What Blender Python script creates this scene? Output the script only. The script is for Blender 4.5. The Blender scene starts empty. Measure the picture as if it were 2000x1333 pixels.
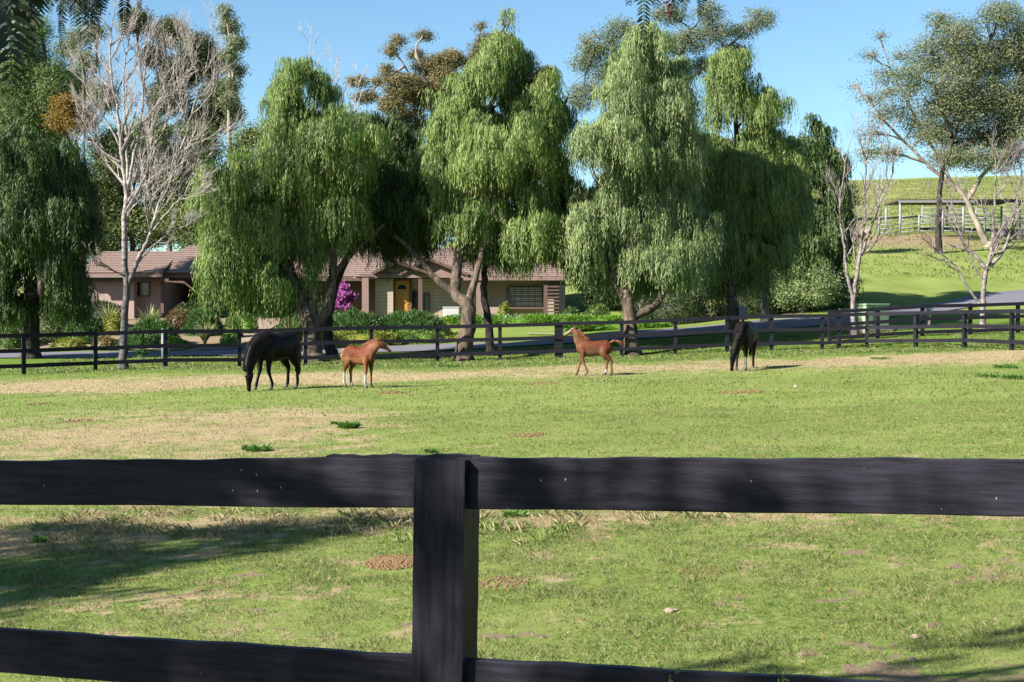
import bpy, bmesh, math, random
import numpy as np
from mathutils import Vector, Matrix
R = math.radians
random.seed(7)
rng = np.random.default_rng(11)
scene = bpy.context.scene
C = scene.collection

# ------------------------------------------------------------------ camera, world, sun, exposure
F = 2778.0          # focal length in pixels of the 2000 px wide photograph
H = 1.83            # camera height
PITCH = math.atan(57 / F)
cam_d = bpy.data.cameras.new('camera'); cam = bpy.data.objects.new('camera', cam_d); C.objects.link(cam)
cam_d.sensor_width = 36; cam_d.lens = F / 2000 * 36
cam_d.clip_start = 0.05; cam_d.clip_end = 3000
cam.location = (0, 0, H); cam.rotation_euler = (R(90) - PITCH, 0, 0)
scene.camera = cam

SUN_EL = R(34); SH_AZ = R(30)       # shadows fall to the right and away
sun_dir = Vector((-math.cos(SH_AZ) * math.cos(SUN_EL), -math.sin(SH_AZ) * math.cos(SUN_EL), math.sin(SUN_EL)))
w = bpy.data.worlds.new('World'); scene.world = w; w.use_nodes = True
nt = w.node_tree; bg = nt.nodes['Background']
sky = nt.nodes.new('ShaderNodeTexSky'); sky.sky_type = 'NISHITA'; sky.sun_disc = False
sky.sun_elevation = SUN_EL; sky.sun_rotation = math.atan2(sun_dir.x, sun_dir.y)
sky.air_density = 1.0; sky.dust_density = 0.3; sky.ozone_density = 1.6; sky.altitude = 100
tint = nt.nodes.new('ShaderNodeMix'); tint.data_type = 'RGBA'; tint.blend_type = 'MULTIPLY'; tint.inputs[0].default_value = 1
tint.inputs[7].default_value = (.72, .915, 1.0, 1); nt.links.new(sky.outputs[0], tint.inputs[6])
nt.links.new(tint.outputs[2], bg.inputs[0]); bg.inputs[1].default_value = 0.05
sl = bpy.data.lights.new('sun', 'SUN'); sl.energy = 5.0; sl.angle = R(0.5); sl.color = (1, 0.93, 0.82)
so = bpy.data.objects.new('sun', sl); C.objects.link(so); so.rotation_euler = sun_dir.to_track_quat('Z', 'Y').to_euler()
scene.view_settings.view_transform = 'Standard'; scene.view_settings.look = 'None'
scene.view_settings.exposure = 1.85; scene.view_settings.gamma = 1; scene.view_settings.use_curve_mapping = False

# ------------------------------------------------------------------ measuring
cp, sp = math.cos(PITCH), math.sin(PITCH)
def W(px, py, D):
    """world point at ground distance D seen at photograph pixel px, py"""
    x = (px - 1000) / F; y = -(py - 666.5) / F
    d = (x, cp + y * sp, -sp + y * cp)
    k = D / d[1]
    return Vector((d[0] * k, D, H + d[2] * k))
COLS = [0, 500, 770, 1000, 1300, 1540, 1690, 1820, 2000]
PROF = [
 [(48,-.37),(49,-.36),(62,-.25),(67,-.1),(80,1.4),(100,1.8),(160,3),(300,8),(500,9)],
 [(48,-.22),(53,-.2),(62,-.1),(67,.05),(80,1.45),(100,1.8),(160,3),(300,10),(500,10)],
 [(48,-.15),(55,-.13),(62,.05),(67,.17),(75,.95),(83,1.5),(100,1.9),(160,4),(300,14),(500,12)],
 [(48,-.05),(56,-.08),(62,.28),(67,.38),(75,1.1),(83,1.5),(107,3.5),(250,18),(500,16)],
 [(48,.1),(55.5,.13),(62,.69),(68,1.02),(78,1.4),(107,5.5),(250,23),(320,24),(500,18)],
 [(48,.22),(56,.32),(64,1.12),(70,1.5),(78,2.2),(107,7.3),(250,25),(320,26),(500,20)],
 [(48,.32),(56,.42),(65,1.34),(71,1.73),(78,2.5),(107,7.6),(250,25),(320,27),(500,20)],
 [(48,.40),(55,.45),(62,1.1),(73,1.95),(79,2.3),(107,7.8),(250,25.4),(320,27),(500,20)],
 [(48,.46),(50,.5),(60,.95),(75,2.29),(85,3.12),(107,7.6),(250,25.8),(320,27.5),(500,20)]]
_p = [np.array(p, float) for p in PROF]
def gz(X, Y):
    X = np.asarray(X, float); Y = np.asarray(Y, float)
    near = 0.025 * np.clip(X, -17, 17) - 0.02
    Yc = np.maximum(Y, 1.0)
    px = np.clip(1000 + X / Yc * F, 0, 2000)
    zs = np.stack([np.interp(Y, p[:, 0], p[:, 1]) for p in _p])
    j = np.clip(np.searchsorted(COLS, px, side='right') - 1, 0, len(COLS) - 2)
    c = np.array(COLS, float)
    t = (px - c[j]) / (c[j + 1] - c[j])
    t = t * t * (3 - 2 * t) * .5 + t * .5
    z0 = np.take_along_axis(zs, j[None], 0)[0]; z1 = np.take_along_axis(zs, j[None] + 1, 0)[0]
    far = z0 * (1 - t) + z1 * t
    b = np.clip((Y - 38) / 12, 0, 1)
    und = (.02 * np.sin(X * .8 + 1.3 * np.sin(Y * .35)) + .02 * np.sin(Y * .6 + X * .2)) * np.clip((Y - 5) / 8, 0, 1)
    return near * (1 - b) + far * b + und
def g1(x, y): return float(gz(np.array([x]), np.array([y]))[0])
def GP(px, D):
    x = (px - 1000) / F * D
    return Vector((x, D, g1(x, D)))
def GND(px, py):
    """ground point seen at a pixel"""
    D = 5.0
    while D < 280:
        p = W(px, py, D)
        if p.z <= g1(p.x, D): break
        D *= 1.004
    return Vector((p.x, D, g1(p.x, D)))

def vnoise(x, y, s=1.0, seed=0):
    x = np.asarray(x) * s + seed * 17.3; y = np.asarray(y) * s + seed * 9.1
    xi = np.floor(x); yi = np.floor(y); fx = x - xi; fy = y - yi
    fx = fx * fx * (3 - 2 * fx); fy = fy * fy * (3 - 2 * fy)
    def h(a, b):
        v = np.sin(a * 127.1 + b * 311.7 + seed * 3.3) * 43758.5453
        return v - np.floor(v)
    return (h(xi, yi) * (1 - fx) + h(xi + 1, yi) * fx) * (1 - fy) + (h(xi, yi + 1) * (1 - fx) + h(xi + 1, yi + 1) * fx) * fy
def sstep(a, b, v):
    t = np.clip((v - a) / (b - a), 0, 1); return t * t * (3 - 2 * t)

# ------------------------------------------------------------------ materials
def mat(name, build):
    m = bpy.data.materials.new(name); m.use_nodes = True
    n = m.node_tree; n.nodes.clear()
    out = n.nodes.new('ShaderNodeOutputMaterial')
    sh = build(n)
    n.links.new(sh, out.inputs[0]); return m
def N(n, t, **kw):
    o = n.nodes.new(t)
    for k, v in kw.items():
        if k.startswith('i_'):
            key = k[2:]; key = int(key) if key.isdigit() else key.replace('_', ' ')
            s = o.inputs[key]
            if hasattr(v, 'is_output'): n.links.new(v, s)
            else: s.default_value = v
        else: setattr(o, k, v)
    return o
KA = .47     # overall albedo scale of every paint, leaf and soil colour below
def rgb(c): return (c[0] * KA, c[1] * KA, c[2] * KA, 1)
def mixc(n, f, a, b, bt='MIX'):
    o = n.nodes.new('ShaderNodeMix'); o.data_type = 'RGBA'; o.blend_type = bt
    for s, v in ((o.inputs[0], f), (o.inputs[6], a), (o.inputs[7], b)):
        if hasattr(v, 'is_output'): n.links.new(v, s)
        else: s.default_value = v if not isinstance(v, tuple) else rgb(v)
    return o.outputs[2]
def math_(n, op, a, b=0.0, clamp=False):
    o = n.nodes.new('ShaderNodeMath'); o.operation = op; o.use_clamp = clamp
    for s, v in ((o.inputs[0], a), (o.inputs[1], b)):
        if hasattr(v, 'is_output'): n.links.new(v, s)
        else: s.default_value = v
    return o.outputs[0]
def ramp(n, f, a, b):
    o = N(n, 'ShaderNodeMapRange', i_0=f, i_1=a, i_2=b, interpolation_type='SMOOTHSTEP'); return o.outputs[0]
def noise(n, vec, scale, detail=3, rough=.55, stretch=None):
    if stretch:
        m = N(n, 'ShaderNodeVectorMath', operation='MULTIPLY', i_0=vec); m.inputs[1].default_value = stretch; vec = m.outputs[0]
    return N(n, 'ShaderNodeTexNoise', i_Vector=vec, i_Scale=scale, i_Detail=detail, i_Roughness=rough).outputs[0]
def pos(n): return N(n, 'ShaderNodeNewGeometry').outputs['Position']
def obj_co(n): return N(n, 'ShaderNodeTexCoord').outputs['Object']
def bsdf(n, col, rough=.8, spec=.3, bump=None, bs=.3, bd=.01, coat=0):
    b = N(n, 'ShaderNodeBsdfPrincipled', i_Roughness=rough)
    b.inputs['Specular IOR Level'].default_value = spec
    if coat: b.inputs['Coat Weight'].default_value = coat
    if hasattr(col, 'is_output'): n.links.new(col, b.inputs['Base Color'])
    else: b.inputs['Base Color'].default_value = rgb(col)
    if bump is not None:
        bn = N(n, 'ShaderNodeBump', i_Height=bump, i_Strength=bs, i_Distance=bd)
        n.links.new(bn.outputs[0], b.inputs['Normal'])
    return b.outputs[0]
def plain(name, col, rough=.7, spec=.3, var=.25, scale=4.0, bump=0.0, stretch=None):
    def f(n):
        nz = noise(n, obj_co(n), scale, 5, .6, stretch)
        c = mixc(n, nz, tuple(x * (1 - var) for x in col), tuple(min(1, x * (1 + var)) for x in col))
        return bsdf(n, c, rough, spec, nz if bump else None, bump, .02)
    return mat(name, f)
def leaf_mat(name, a, b, c=None, trans=.28, rough=.55, scale=.6, cw=.3):
    def f(n):
        g = N(n, 'ShaderNodeNewGeometry')
        nz = noise(n, g.outputs['Position'], scale, 2); nz2 = noise(n, g.outputs['Position'], scale * 4, 2)
        fac = math_(n, 'ADD', math_(n, 'MULTIPLY', g.outputs['Random Per Island'], .32), math_(n, 'ADD', math_(n, 'MULTIPLY', ramp(n, nz, .35, .65), .4), math_(n, 'MULTIPLY', ramp(n, nz2, .35, .65), .35)), True)
        col = mixc(n, fac, a, b)
        if c: col = mixc(n, math_(n, 'MULTIPLY', ramp(n, g.outputs['Random Per Island'], .9, .97), cw * 2), col, c)
        d = bsdf(n, col, rough, .35)
        t = N(n, 'ShaderNodeBsdfTranslucent'); n.links.new(mixc(n, .5, col, (a[0] * 1.6, b[1] * 1.25, a[2] * .6)), t.inputs[0])
        m = N(n, 'ShaderNodeMixShader', i_0=trans); n.links.new(d, m.inputs[1]); n.links.new(t.outputs[0], m.inputs[2])
        return m.outputs[0]
    return mat(name, f)
M = {}
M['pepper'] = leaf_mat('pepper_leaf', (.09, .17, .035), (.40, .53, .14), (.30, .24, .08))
M['pepper_grey'] = leaf_mat('pepper_grey_leaf', (.11, .19, .07), (.46, .57, .22), (.3, .25, .1))
M['pepper_dark'] = leaf_mat('pepper_dark_leaf', (.06, .13, .025), (.24, .36, .07))
M['pepper_deep'] = leaf_mat('pepper_deep_leaf', (.028, .07, .014), (.12, .20, .035), trans=.2)  # pepper leaf darkened, shade within the tree row put into the colour
M['pepper_near'] = leaf_mat('pepper_near_leaf', (.014, .035, .006), (.03, .07, .01), trans=.15)  # darker leaf colour stands in for shade and silhouette on near fronds
M['euc_dark'] = leaf_mat('dark_gum_leaf', (.05, .075, .025), (.15, .17, .055), (.2, .13, .05), trans=.2)
M['euc_grey'] = leaf_mat('grey_gum_leaf', (.12, .16, .07), (.33, .37, .19), (.33, .2, .12), trans=.25)
M['euc_red'] = leaf_mat('reddish_gum_leaf', (.13, .13, .04), (.36, .29, .11), (.45, .22, .11), trans=.25, cw=.5)
M['pine'] = leaf_mat('pine_needle', (.07, .14, .03), (.24, .36, .08), trans=.2)
M['olive'] = leaf_mat('olive_green_leaf', (.08, .13, .03), (.28, .34, .10), (.3, .25, .1))
M['gold'] = leaf_mat('golden_leaf', (.25, .16, .02), (.42, .26, .03))
M['shrub'] = leaf_mat('shrub_leaf', (.07, .15, .02), (.2, .33, .05))
M['juniper'] = leaf_mat('juniper_leaf', (.045, .12, .03), (.14, .27, .07), scale=1.5)
M['pale'] = leaf_mat('pale_shrub_leaf', (.17, .23, .08), (.36, .42, .2))
M['yellowgreen'] = leaf_mat('yellow_green_leaf', (.16, .2, .02), (.4, .42, .06))
M['brownshrub'] = leaf_mat('brown_shrub_leaf', (.2, .13, .06), (.34, .26, .1))
M['cover'] = leaf_mat('groundcover_leaf', (.10, .24, .015), (.27, .5, .05), scale=1.2)
M['vivid'] = leaf_mat('vivid_hedge_leaf', (.17, .32, .01), (.4, .6, .04))
M['blossom'] = leaf_mat('pink_blossom', (.6, .12, .6), (.95, .3, .95), trans=.4)
M['flower'] = plain('pale_blue_flower', (.55, .5, .8), .6)
M['flax'] = leaf_mat('flax_leaf', (.25, .27, .1), (.55, .55, .28), trans=.25)
M['thicket'] = leaf_mat('thicket_leaf', (.03, .06, .015), (.08, .12, .03))  # leaf colour darkened to stand in for deep shade under the trees
M['weed'] = leaf_mat('weed_leaf', (.08, .19, .03), (.2, .38, .07))
M['berry'] = plain('berry', (.16, .02, .025), .35, .5)
def bark(name, a, b, s=6, st=(1, 1, .25), bump=.6):
    def f(n):
        nz = noise(n, obj_co(n), s, 6, .65, st)
        return bsdf(n, mixc(n, ramp(n, nz, .35, .65), a, b), .9, .15, nz, bump, .05)
    return mat(name, f)
M['bark_brown'] = bark('brown_bark', (.06, .045, .035), (.22, .17, .13))
M['bark_red'] = bark('red_brown_bark', (.1, .05, .03), (.3, .17, .1))
M['bark_white'] = bark('white_bark', (.26, .23, .22), (.60, .54, .52), 5, (1, 1, 1.6), .3)
def dark_base_bark(n):  # dark grey near the ground, blending to pale bark higher up
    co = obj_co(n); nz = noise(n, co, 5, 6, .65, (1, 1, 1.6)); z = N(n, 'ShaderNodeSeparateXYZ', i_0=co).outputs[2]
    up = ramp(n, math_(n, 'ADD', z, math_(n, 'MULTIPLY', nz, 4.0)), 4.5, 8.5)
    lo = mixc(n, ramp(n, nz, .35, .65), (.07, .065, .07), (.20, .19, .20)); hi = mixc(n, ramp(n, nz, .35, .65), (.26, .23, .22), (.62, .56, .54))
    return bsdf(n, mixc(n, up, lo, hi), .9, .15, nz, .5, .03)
M['bark_sycamore'] = mat('sycamore_bark', dark_base_bark)
M['bark_pinkish'] = bark('pinkish_grey_bark', (.16, .13, .13), (.46, .40, .40), 4, (1, 1, 1.6), .5)
M['bark_grey'] = bark('grey_bark', (.14, .13, .12), (.36, .33, .30))
M['bark_pale'] = bark('pale_gum_bark', (.3, .25, .2), (.6, .52, .45), 2)
M['bark_dark'] = bark('dark_bark', (.03, .026, .022), (.09, .08, .07))
def near_paint(n, up=False):
    co = obj_co(n)
    grain = noise(n, co, 9, 7, .7, (5, 5, .35) if up else (.35, 1, 5))
    fine = noise(n, co, 60, 4, .7, (3, 3, .12) if up else (.12, 1, 3))
    blot = noise(n, co, 7, 5, .65)
    col = mixc(n, ramp(n, grain, .3, .75), (.016, .015, .022), (.048, .046, .066))
    col = mixc(n, math_(n, 'MULTIPLY', ramp(n, blot, .6, .8), .5), col, (.06, .057, .072))
    v = N(n, 'ShaderNodeTexVoronoi', i_Vector=co, i_Scale=17); v.feature = 'F1'
    vs = N(n, 'ShaderNodeVectorMath', operation='MULTIPLY', i_0=co); vs.inputs[1].default_value = (1.6, 1.6, .7); n.links.new(vs.outputs[0], v.inputs['Vector'])
    col = mixc(n, math_(n, 'MULTIPLY', ramp(n, v.outputs['Distance'], .06, .03), ramp(n, noise(n, co, 5, 2), .40, .5)), col, (.5, .48, .45))
    hgt = math_(n, 'ADD', math_(n, 'MULTIPLY', fine, .5), math_(n, 'ADD', grain, math_(n, 'MULTIPLY', blot, .8)))
    return bsdf(n, col, .45, .09, hgt, .42, .004)
M['near_paint'] = mat('black_fence_paint', near_paint); M['near_paint_post'] = mat('black_fence_post_paint', lambda n: near_paint(n, True))
M['far_paint'] = plain('weathered_black_paint', (.027, .026, .038), .6, .08, .5, 3, .3, (1, 1, 3))
def grassy(n, blade=False):
    p = pos(n); at = N(n, 'ShaderNodeAttribute', attribute_name='zone'); sep = N(n, 'ShaderNodeSeparateColor'); n.links.new(at.outputs['Color'], sep.inputs[0])
    straw, dirt, lush = sep.outputs[0], sep.outputs[1], sep.outputs[2]
    n1 = noise(n, p, 1.6, 5, .7); n2 = noise(n, p, 13, 5, .8); n3 = noise(n, p, .45, 3)
    green = mixc(n, ramp(n, n2, .3, .7), (.13, .21, .03), (.36, .46, .12))
    green = mixc(n, ramp(n, n3, .38, .62), green, mixc(n, n2, (.22, .30, .06), (.41, .48, .15)))
    green = mixc(n, lush, green, mixc(n, n2, (.09, .18, .02), (.22, .35, .05)))
    strawc = mixc(n, n2, (.42, .33, .17), (.72, .58, .35))
    f = math_(n, 'ADD', math_(n, 'ADD', straw, math_(n, 'MULTIPLY', math_(n, 'SUBTRACT', n1, .5), 1.5)), math_(n, 'MULTIPLY', math_(n, 'SUBTRACT', n2, .5), .9))
    fs = ramp(n, f, .38, .72)
    if blade:
        rnd = N(n, 'ShaderNodeNewGeometry').outputs['Random Per Island']
        fs = math_(n, 'ADD', math_(n, 'MULTIPLY', fs, .75), ramp(n, rnd, .72, .9), True)
        green = mixc(n, rnd, mixc(n, .6, green, (.05, .13, .01)), mixc(n, .5, green, (.36, .48, .12)))
    col = mixc(n, fs, green, strawc)
    dc = mixc(n, noise(n, p, 14, 5, .7), (.22, .15, .10), (.52, .39, .28))
    fd = ramp(n, math_(n, 'ADD', dirt, math_(n, 'ADD', math_(n, 'MULTIPLY', math_(n, 'SUBTRACT', noise(n, p, 2.3, 6, .72), .5), 1.8), math_(n, 'MULTIPLY', math_(n, 'SUBTRACT', noise(n, p, 12, 4, .7), .5), .9))), .5, .72)
    if not blade: col = mixc(n, fd, col, dc)
    if blade:
        d = bsdf(n, col, .6, .25)
        t = N(n, 'ShaderNodeBsdfTranslucent'); n.links.new(col, t.inputs[0])
        m = N(n, 'ShaderNodeMixShader', i_0=.35); n.links.new(d, m.inputs[1]); n.links.new(t.outputs[0], m.inputs[2])
        return m.outputs[0]
    hgt = math_(n, 'ADD', noise(n, p, 22, 6, .8), math_(n, 'MULTIPLY', n1, 1.5))
    return bsdf(n, col, .95, .1, hgt, .8, .035)
M['ground'] = mat('pasture_ground', lambda n: grassy(n))
M['blade'] = mat('grass_blade', lambda n: grassy(n, True))
def asphalt(n):
    p = pos(n); a = noise(n, p, 40, 4, .8); b = noise(n, p, .5, 4)
    return bsdf(n, mixc(n, math_(n, 'ADD', math_(n, 'MULTIPLY', a, .5), math_(n, 'MULTIPLY', b, .5)), (.17, .165, .21), (.27, .26, .31)), .85, .3, a, .3, .01)
M['asphalt'] = mat('asphalt', asphalt)
M['paving'] = plain('tan_paving', (.42, .32, .24), .85, .2, .2, 3)
M['concrete'] = plain('concrete_kerb', (.42, .36, .31), .85, .2, .15, 3)
M['soil'] = plain('dry_soil', (.30, .19, .10), .95, .1, .45, 25, .8)
M['stucco'] = plain('pink_beige_stucco', (.58, .42, .37), .9, .15, .08, 6, .2)
def siding(n):
    co = obj_co(n); z = N(n, 'ShaderNodeSeparateXYZ', i_0=co).outputs[2]
    fr = math_(n, 'FRACT', math_(n, 'MULTIPLY', z, 5.0))
    col = mixc(n, noise(n, co, 3), (.62, .51, .40), (.72, .60, .47))
    col = mixc(n, ramp(n, fr, .10, .04), col, (.2, .16, .12))
    return bsdf(n, col, .7, .25, fr, .4, .03)
M['siding'] = mat('cream_siding', siding)
M['tile'] = plain('brown_roof_tile', (.36, .26, .23), .85, .2, .45, 5, .3)
M['trim'] = plain('brown_trim', (.17, .11, .09), .7, .3)  # real trim, and painted shade on the recessed house walls
M['trim_pink'] = plain('dusty_pink_trim', (.36, .24, .21), .75, .3)
M['white'] = plain('white_paint', (.72, .72, .72), .6, .3, .08)
M['whitepipe'] = plain('white_pipe_paint', (.36, .38, .42), .5, .4, .1)
def wood(n):
    co = obj_co(n); g = noise(n, co, 5, 5, .6, (8, 8, .6))
    return bsdf(n, mixc(n, g, (.62, .28, .045), (.85, .43, .08)), .45, .4)
M['doorwood'] = mat('honey_door_wood', wood)
M['glass'] = mat('window_glass', lambda n: bsdf(n, (.03, .035, .045), .08, .6))
M['blind'] = plain('white_blind', (.6, .6, .58), .7)
M['boxgreen'] = plain('green_utility_paint', (.42, .60, .38), .6, .4, .12)
M['iron'] = plain('black_iron', (.02, .02, .022), .5, .4)
M['pipe'] = plain('grey_pipe', (.2, .23, .26), .5, .5)
M['stone'] = plain('pale_stone', (.45, .36, .27), .9, .2, .25, 8, .5)
M['eye'] = mat('dark_eye', lambda n: bsdf(n, (.01, .008, .006), .15, .6))
def coat(name, rough, spec):
    def f(n):
        a = N(n, 'ShaderNodeAttribute', attribute_name='coat')
        nz = noise(n, obj_co(n), 30, 4, .7)
        c = mixc(n, math_(n, 'ADD', math_(n, 'MULTIPLY', nz, .35), math_(n, 'MULTIPLY', ramp(n, noise(n, obj_co(n), 5, 3), .4, .65), .3)), a.outputs['Color'], (0, 0, 0))
        return bsdf(n, c, rough, spec, nz, .15, .004)
    return mat(name, f)
M['coat_black'] = coat('black_horse_coat', .5, .09)
M['coat_chestnut'] = coat('chestnut_horse_coat', .6, .12)
M['hair_black'] = plain('black_horse_hair', (.014, .012, .012), .6, .1, .5, 30)
M['hair_red'] = plain('red_brown_horse_hair', (.26, .085, .035), .6, .3, .4, 30)
M['hair_pale'] = plain('sandy_foal_tail_hair', (.42, .2, .11), .6, .3, .4, 30)
M['hoof'] = plain('hoof_horn', (.13, .11, .1), .6, .3)

# ------------------------------------------------------------------ objects
def link(o, parent=None):
    C.objects.link(o)
    if parent is not None: o.parent = parent
    return o
def tag(o, label=None, cat=None, group=None, kind=None):
    if label: o['label'] = label
    if cat: o['category'] = cat
    if group: o['group'] = group
    if kind: o['kind'] = kind
    return o
def empty(name, loc, label, cat, group=None, rz=0):
    o = bpy.data.objects.new(name, None); o.location = loc; o.rotation_euler = (0, 0, rz); o.empty_display_size = .3
    C.objects.link(o); return tag(o, label, cat, group)
def npmesh(name, V, Q, mats, smooth=False, nv=4):
    me = bpy.data.meshes.new(name)
    V = np.asarray(V, np.float32); Q = np.asarray(Q, np.int32)
    me.vertices.add(len(V)); me.vertices.foreach_set('co', V.ravel())
    me.loops.add(Q.size); me.loops.foreach_set('vertex_index', Q.ravel())
    me.polygons.add(len(Q)); me.polygons.foreach_set('loop_start', np.arange(0, Q.size, nv, dtype=np.int32))
    me.update(calc_edges=True)
    for m in (mats if isinstance(mats, (list, tuple)) else [mats]): me.materials.append(m)
    if smooth: me.polygons.foreach_set('use_smooth', np.ones(len(Q), bool))
    return me
class MB:
    """collects shapes of ONE mesh object"""
    def __init__(s): s.v = []; s.f = []
    def box(s, a, b, m=None):
        i = len(s.v)
        for x in (a[0], b[0]):
            for y in (a[1], b[1]):
                for z in (a[2], b[2]):
                    p = Vector((x, y, z)); s.v.append(m @ p if m else p)
        for q in ((0, 1, 3, 2), (4, 6, 7, 5), (0, 4, 5, 1), (2, 3, 7, 6), (0, 2, 6, 4), (1, 5, 7, 3)): s.f.append([i + k for k in q])
        return s
    def bar(s, p, q, wd, ht, up=Vector((0, 0, 1))):
        p = Vector(p); q = Vector(q); d = (q - p).normalized(); sd = d.cross(up).normalized() if abs(d.dot(up)) < .99 else Vector((1, 0, 0)); u = sd.cross(d).normalized()
        i = len(s.v)
        for e in (p, q):
            for a, b in ((-1, -1), (1, -1), (1, 1), (-1, 1)): s.v.append(e + sd * a * wd / 2 + u * b * ht / 2)
        for k in range(4): s.f.append([i + k, i + (k + 1) % 4, i + 4 + (k + 1) % 4, i + 4 + k])
        s.f.append([i + 3, i + 2, i + 1, i]); s.f.append([i + 4, i + 5, i + 6, i + 7])
        return s
    def tube(s, pts, rad, n=6, rad2=None, side=None, cap=True):
        pts = [Vector(p) for p in pts]; i0 = len(s.v); L = len(pts)
        for k, p in enumerate(pts):
            t = (pts[min(k + 1, L - 1)] - pts[max(k - 1, 0)])
            if t.length < 1e-7: t = Vector((0, 0, 1))
            t.normalize()
            ref = side if side is not None else (Vector((0, 1, 0)) if abs(t.y) < .8 else Vector((1, 0, 0)))
            b = (ref - t * ref.dot(t)).normalized(); a = t.cross(b)
            r1 = rad[k]; r2 = rad2[k] if rad2 else r1
            for j in range(n):
                an = 2 * math.pi * j / n
                s.v.append(p + a * math.cos(an) * r1 + b * math.sin(an) * r2)
        for k in range(L - 1):
            for j in range(n):
                s.f.append([i0 + k * n + j, i0 + k * n + (j + 1) % n, i0 + (k + 1) * n + (j + 1) % n, i0 + (k + 1) * n + j])
        if cap:
            s.f.append([i0 + j for j in range(n)][::-1]); s.f.append([i0 + (L - 1) * n + j for j in range(n)])
        return s
    def quad(s, a, b, c, d):
        i = len(s.v); s.v += [Vector(a), Vector(b), Vector(c), Vector(d)]; s.f.append([i, i + 1, i + 2, i + 3]); return s
    def tri(s, a, b, c):
        i = len(s.v); s.v += [Vector(a), Vector(b), Vector(c)]; s.f.append([i, i + 1, i + 2]); return s
    def ball(s, c, r, nu=10, nv=6, sc=(1, 1, 1), nz=0):
        c = Vector(c); i0 = len(s.v); s.v.append(c + Vector((0, 0, -r * sc[2])))
        for v in range(1, nv):
            a = -math.pi / 2 + math.pi * v / nv
            for u in range(nu):
                b = 2 * math.pi * u / nu; k = 1 + (random.random() - .5) * nz
                s.v.append(c + Vector((math.cos(a) * math.cos(b) * r * sc[0], math.cos(a) * math.sin(b) * r * sc[1], math.sin(a) * r * sc[2])) * k)
        s.v.append(c + Vector((0, 0, r * sc[2]))); top = len(s.v) - 1
        for u in range(nu):
            s.f.append([i0, i0 + 1 + (u + 1) % nu, i0 + 1 + u]); s.f.append([top, top - nu + u, top - nu + (u + 1) % nu])
        for v in range(nv - 2):
            for u in range(nu):
                a = i0 + 1 + v * nu
                s.f.append([a + u, a + (u + 1) % nu, a + nu + (u + 1) % nu, a + nu + u])
        return s
    def mesh(s, name, m, smooth=False):
        me = bpy.data.meshes.new(name); me.from_pydata([tuple(v) for v in s.v], [], s.f); me.materials.append(m)
        if smooth: me.polygons.foreach_set('use_smooth', [True] * len(me.polygons))
        me.update(); return me
    def build(s, name, m, parent=None, smooth=False, bevel=0, off=None):
        if off is not None: s.v = [v - Vector(off) for v in s.v]
        o = link(bpy.data.objects.new(name, s.mesh(name, m, smooth)), parent)
        if bevel:
            b = o.modifiers.new('bevel', 'BEVEL'); b.width = bevel; b.segments = 2
        return o

def unit(a): return a / np.maximum(np.linalg.norm(a, axis=-1, keepdims=True), 1e-9)
def rdir(n):
    return unit(rng.normal(size=(n, 3)))
def leaf_arrays(P, A, L, Wd, nrm=None, loose=.55):
    """rhombus leaves: base P, direction A, length L, width Wd"""
    n = len(P); A = unit(A); S = unit(np.cross(A, rdir(n) if nrm is None else unit(nrm) + rdir(n) * loose))
    L = np.broadcast_to(np.asarray(L, float), (n,))[:, None]; Wd = np.broadcast_to(np.asarray(Wd, float), (n,))[:, None]
    mid = P + A * L * .45
    V = np.stack([P, mid + S * Wd * .5, P + A * L, mid - S * Wd * .5], 1).reshape(-1, 3)
    Q = np.arange(4 * n).reshape(-1, 4)
    return V, Q
def leaf_obj(name, parts, m, parent, off):
    Vs = []; Qs = []; k = 0
    for V, Q in parts: Vs.append(V); Qs.append(Q + k); k += len(V)
    V = np.concatenate(Vs) - np.array(off); Q = np.concatenate(Qs)
    return link(bpy.data.objects.new(name, npmesh(name, V, Q, m)), parent)

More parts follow.
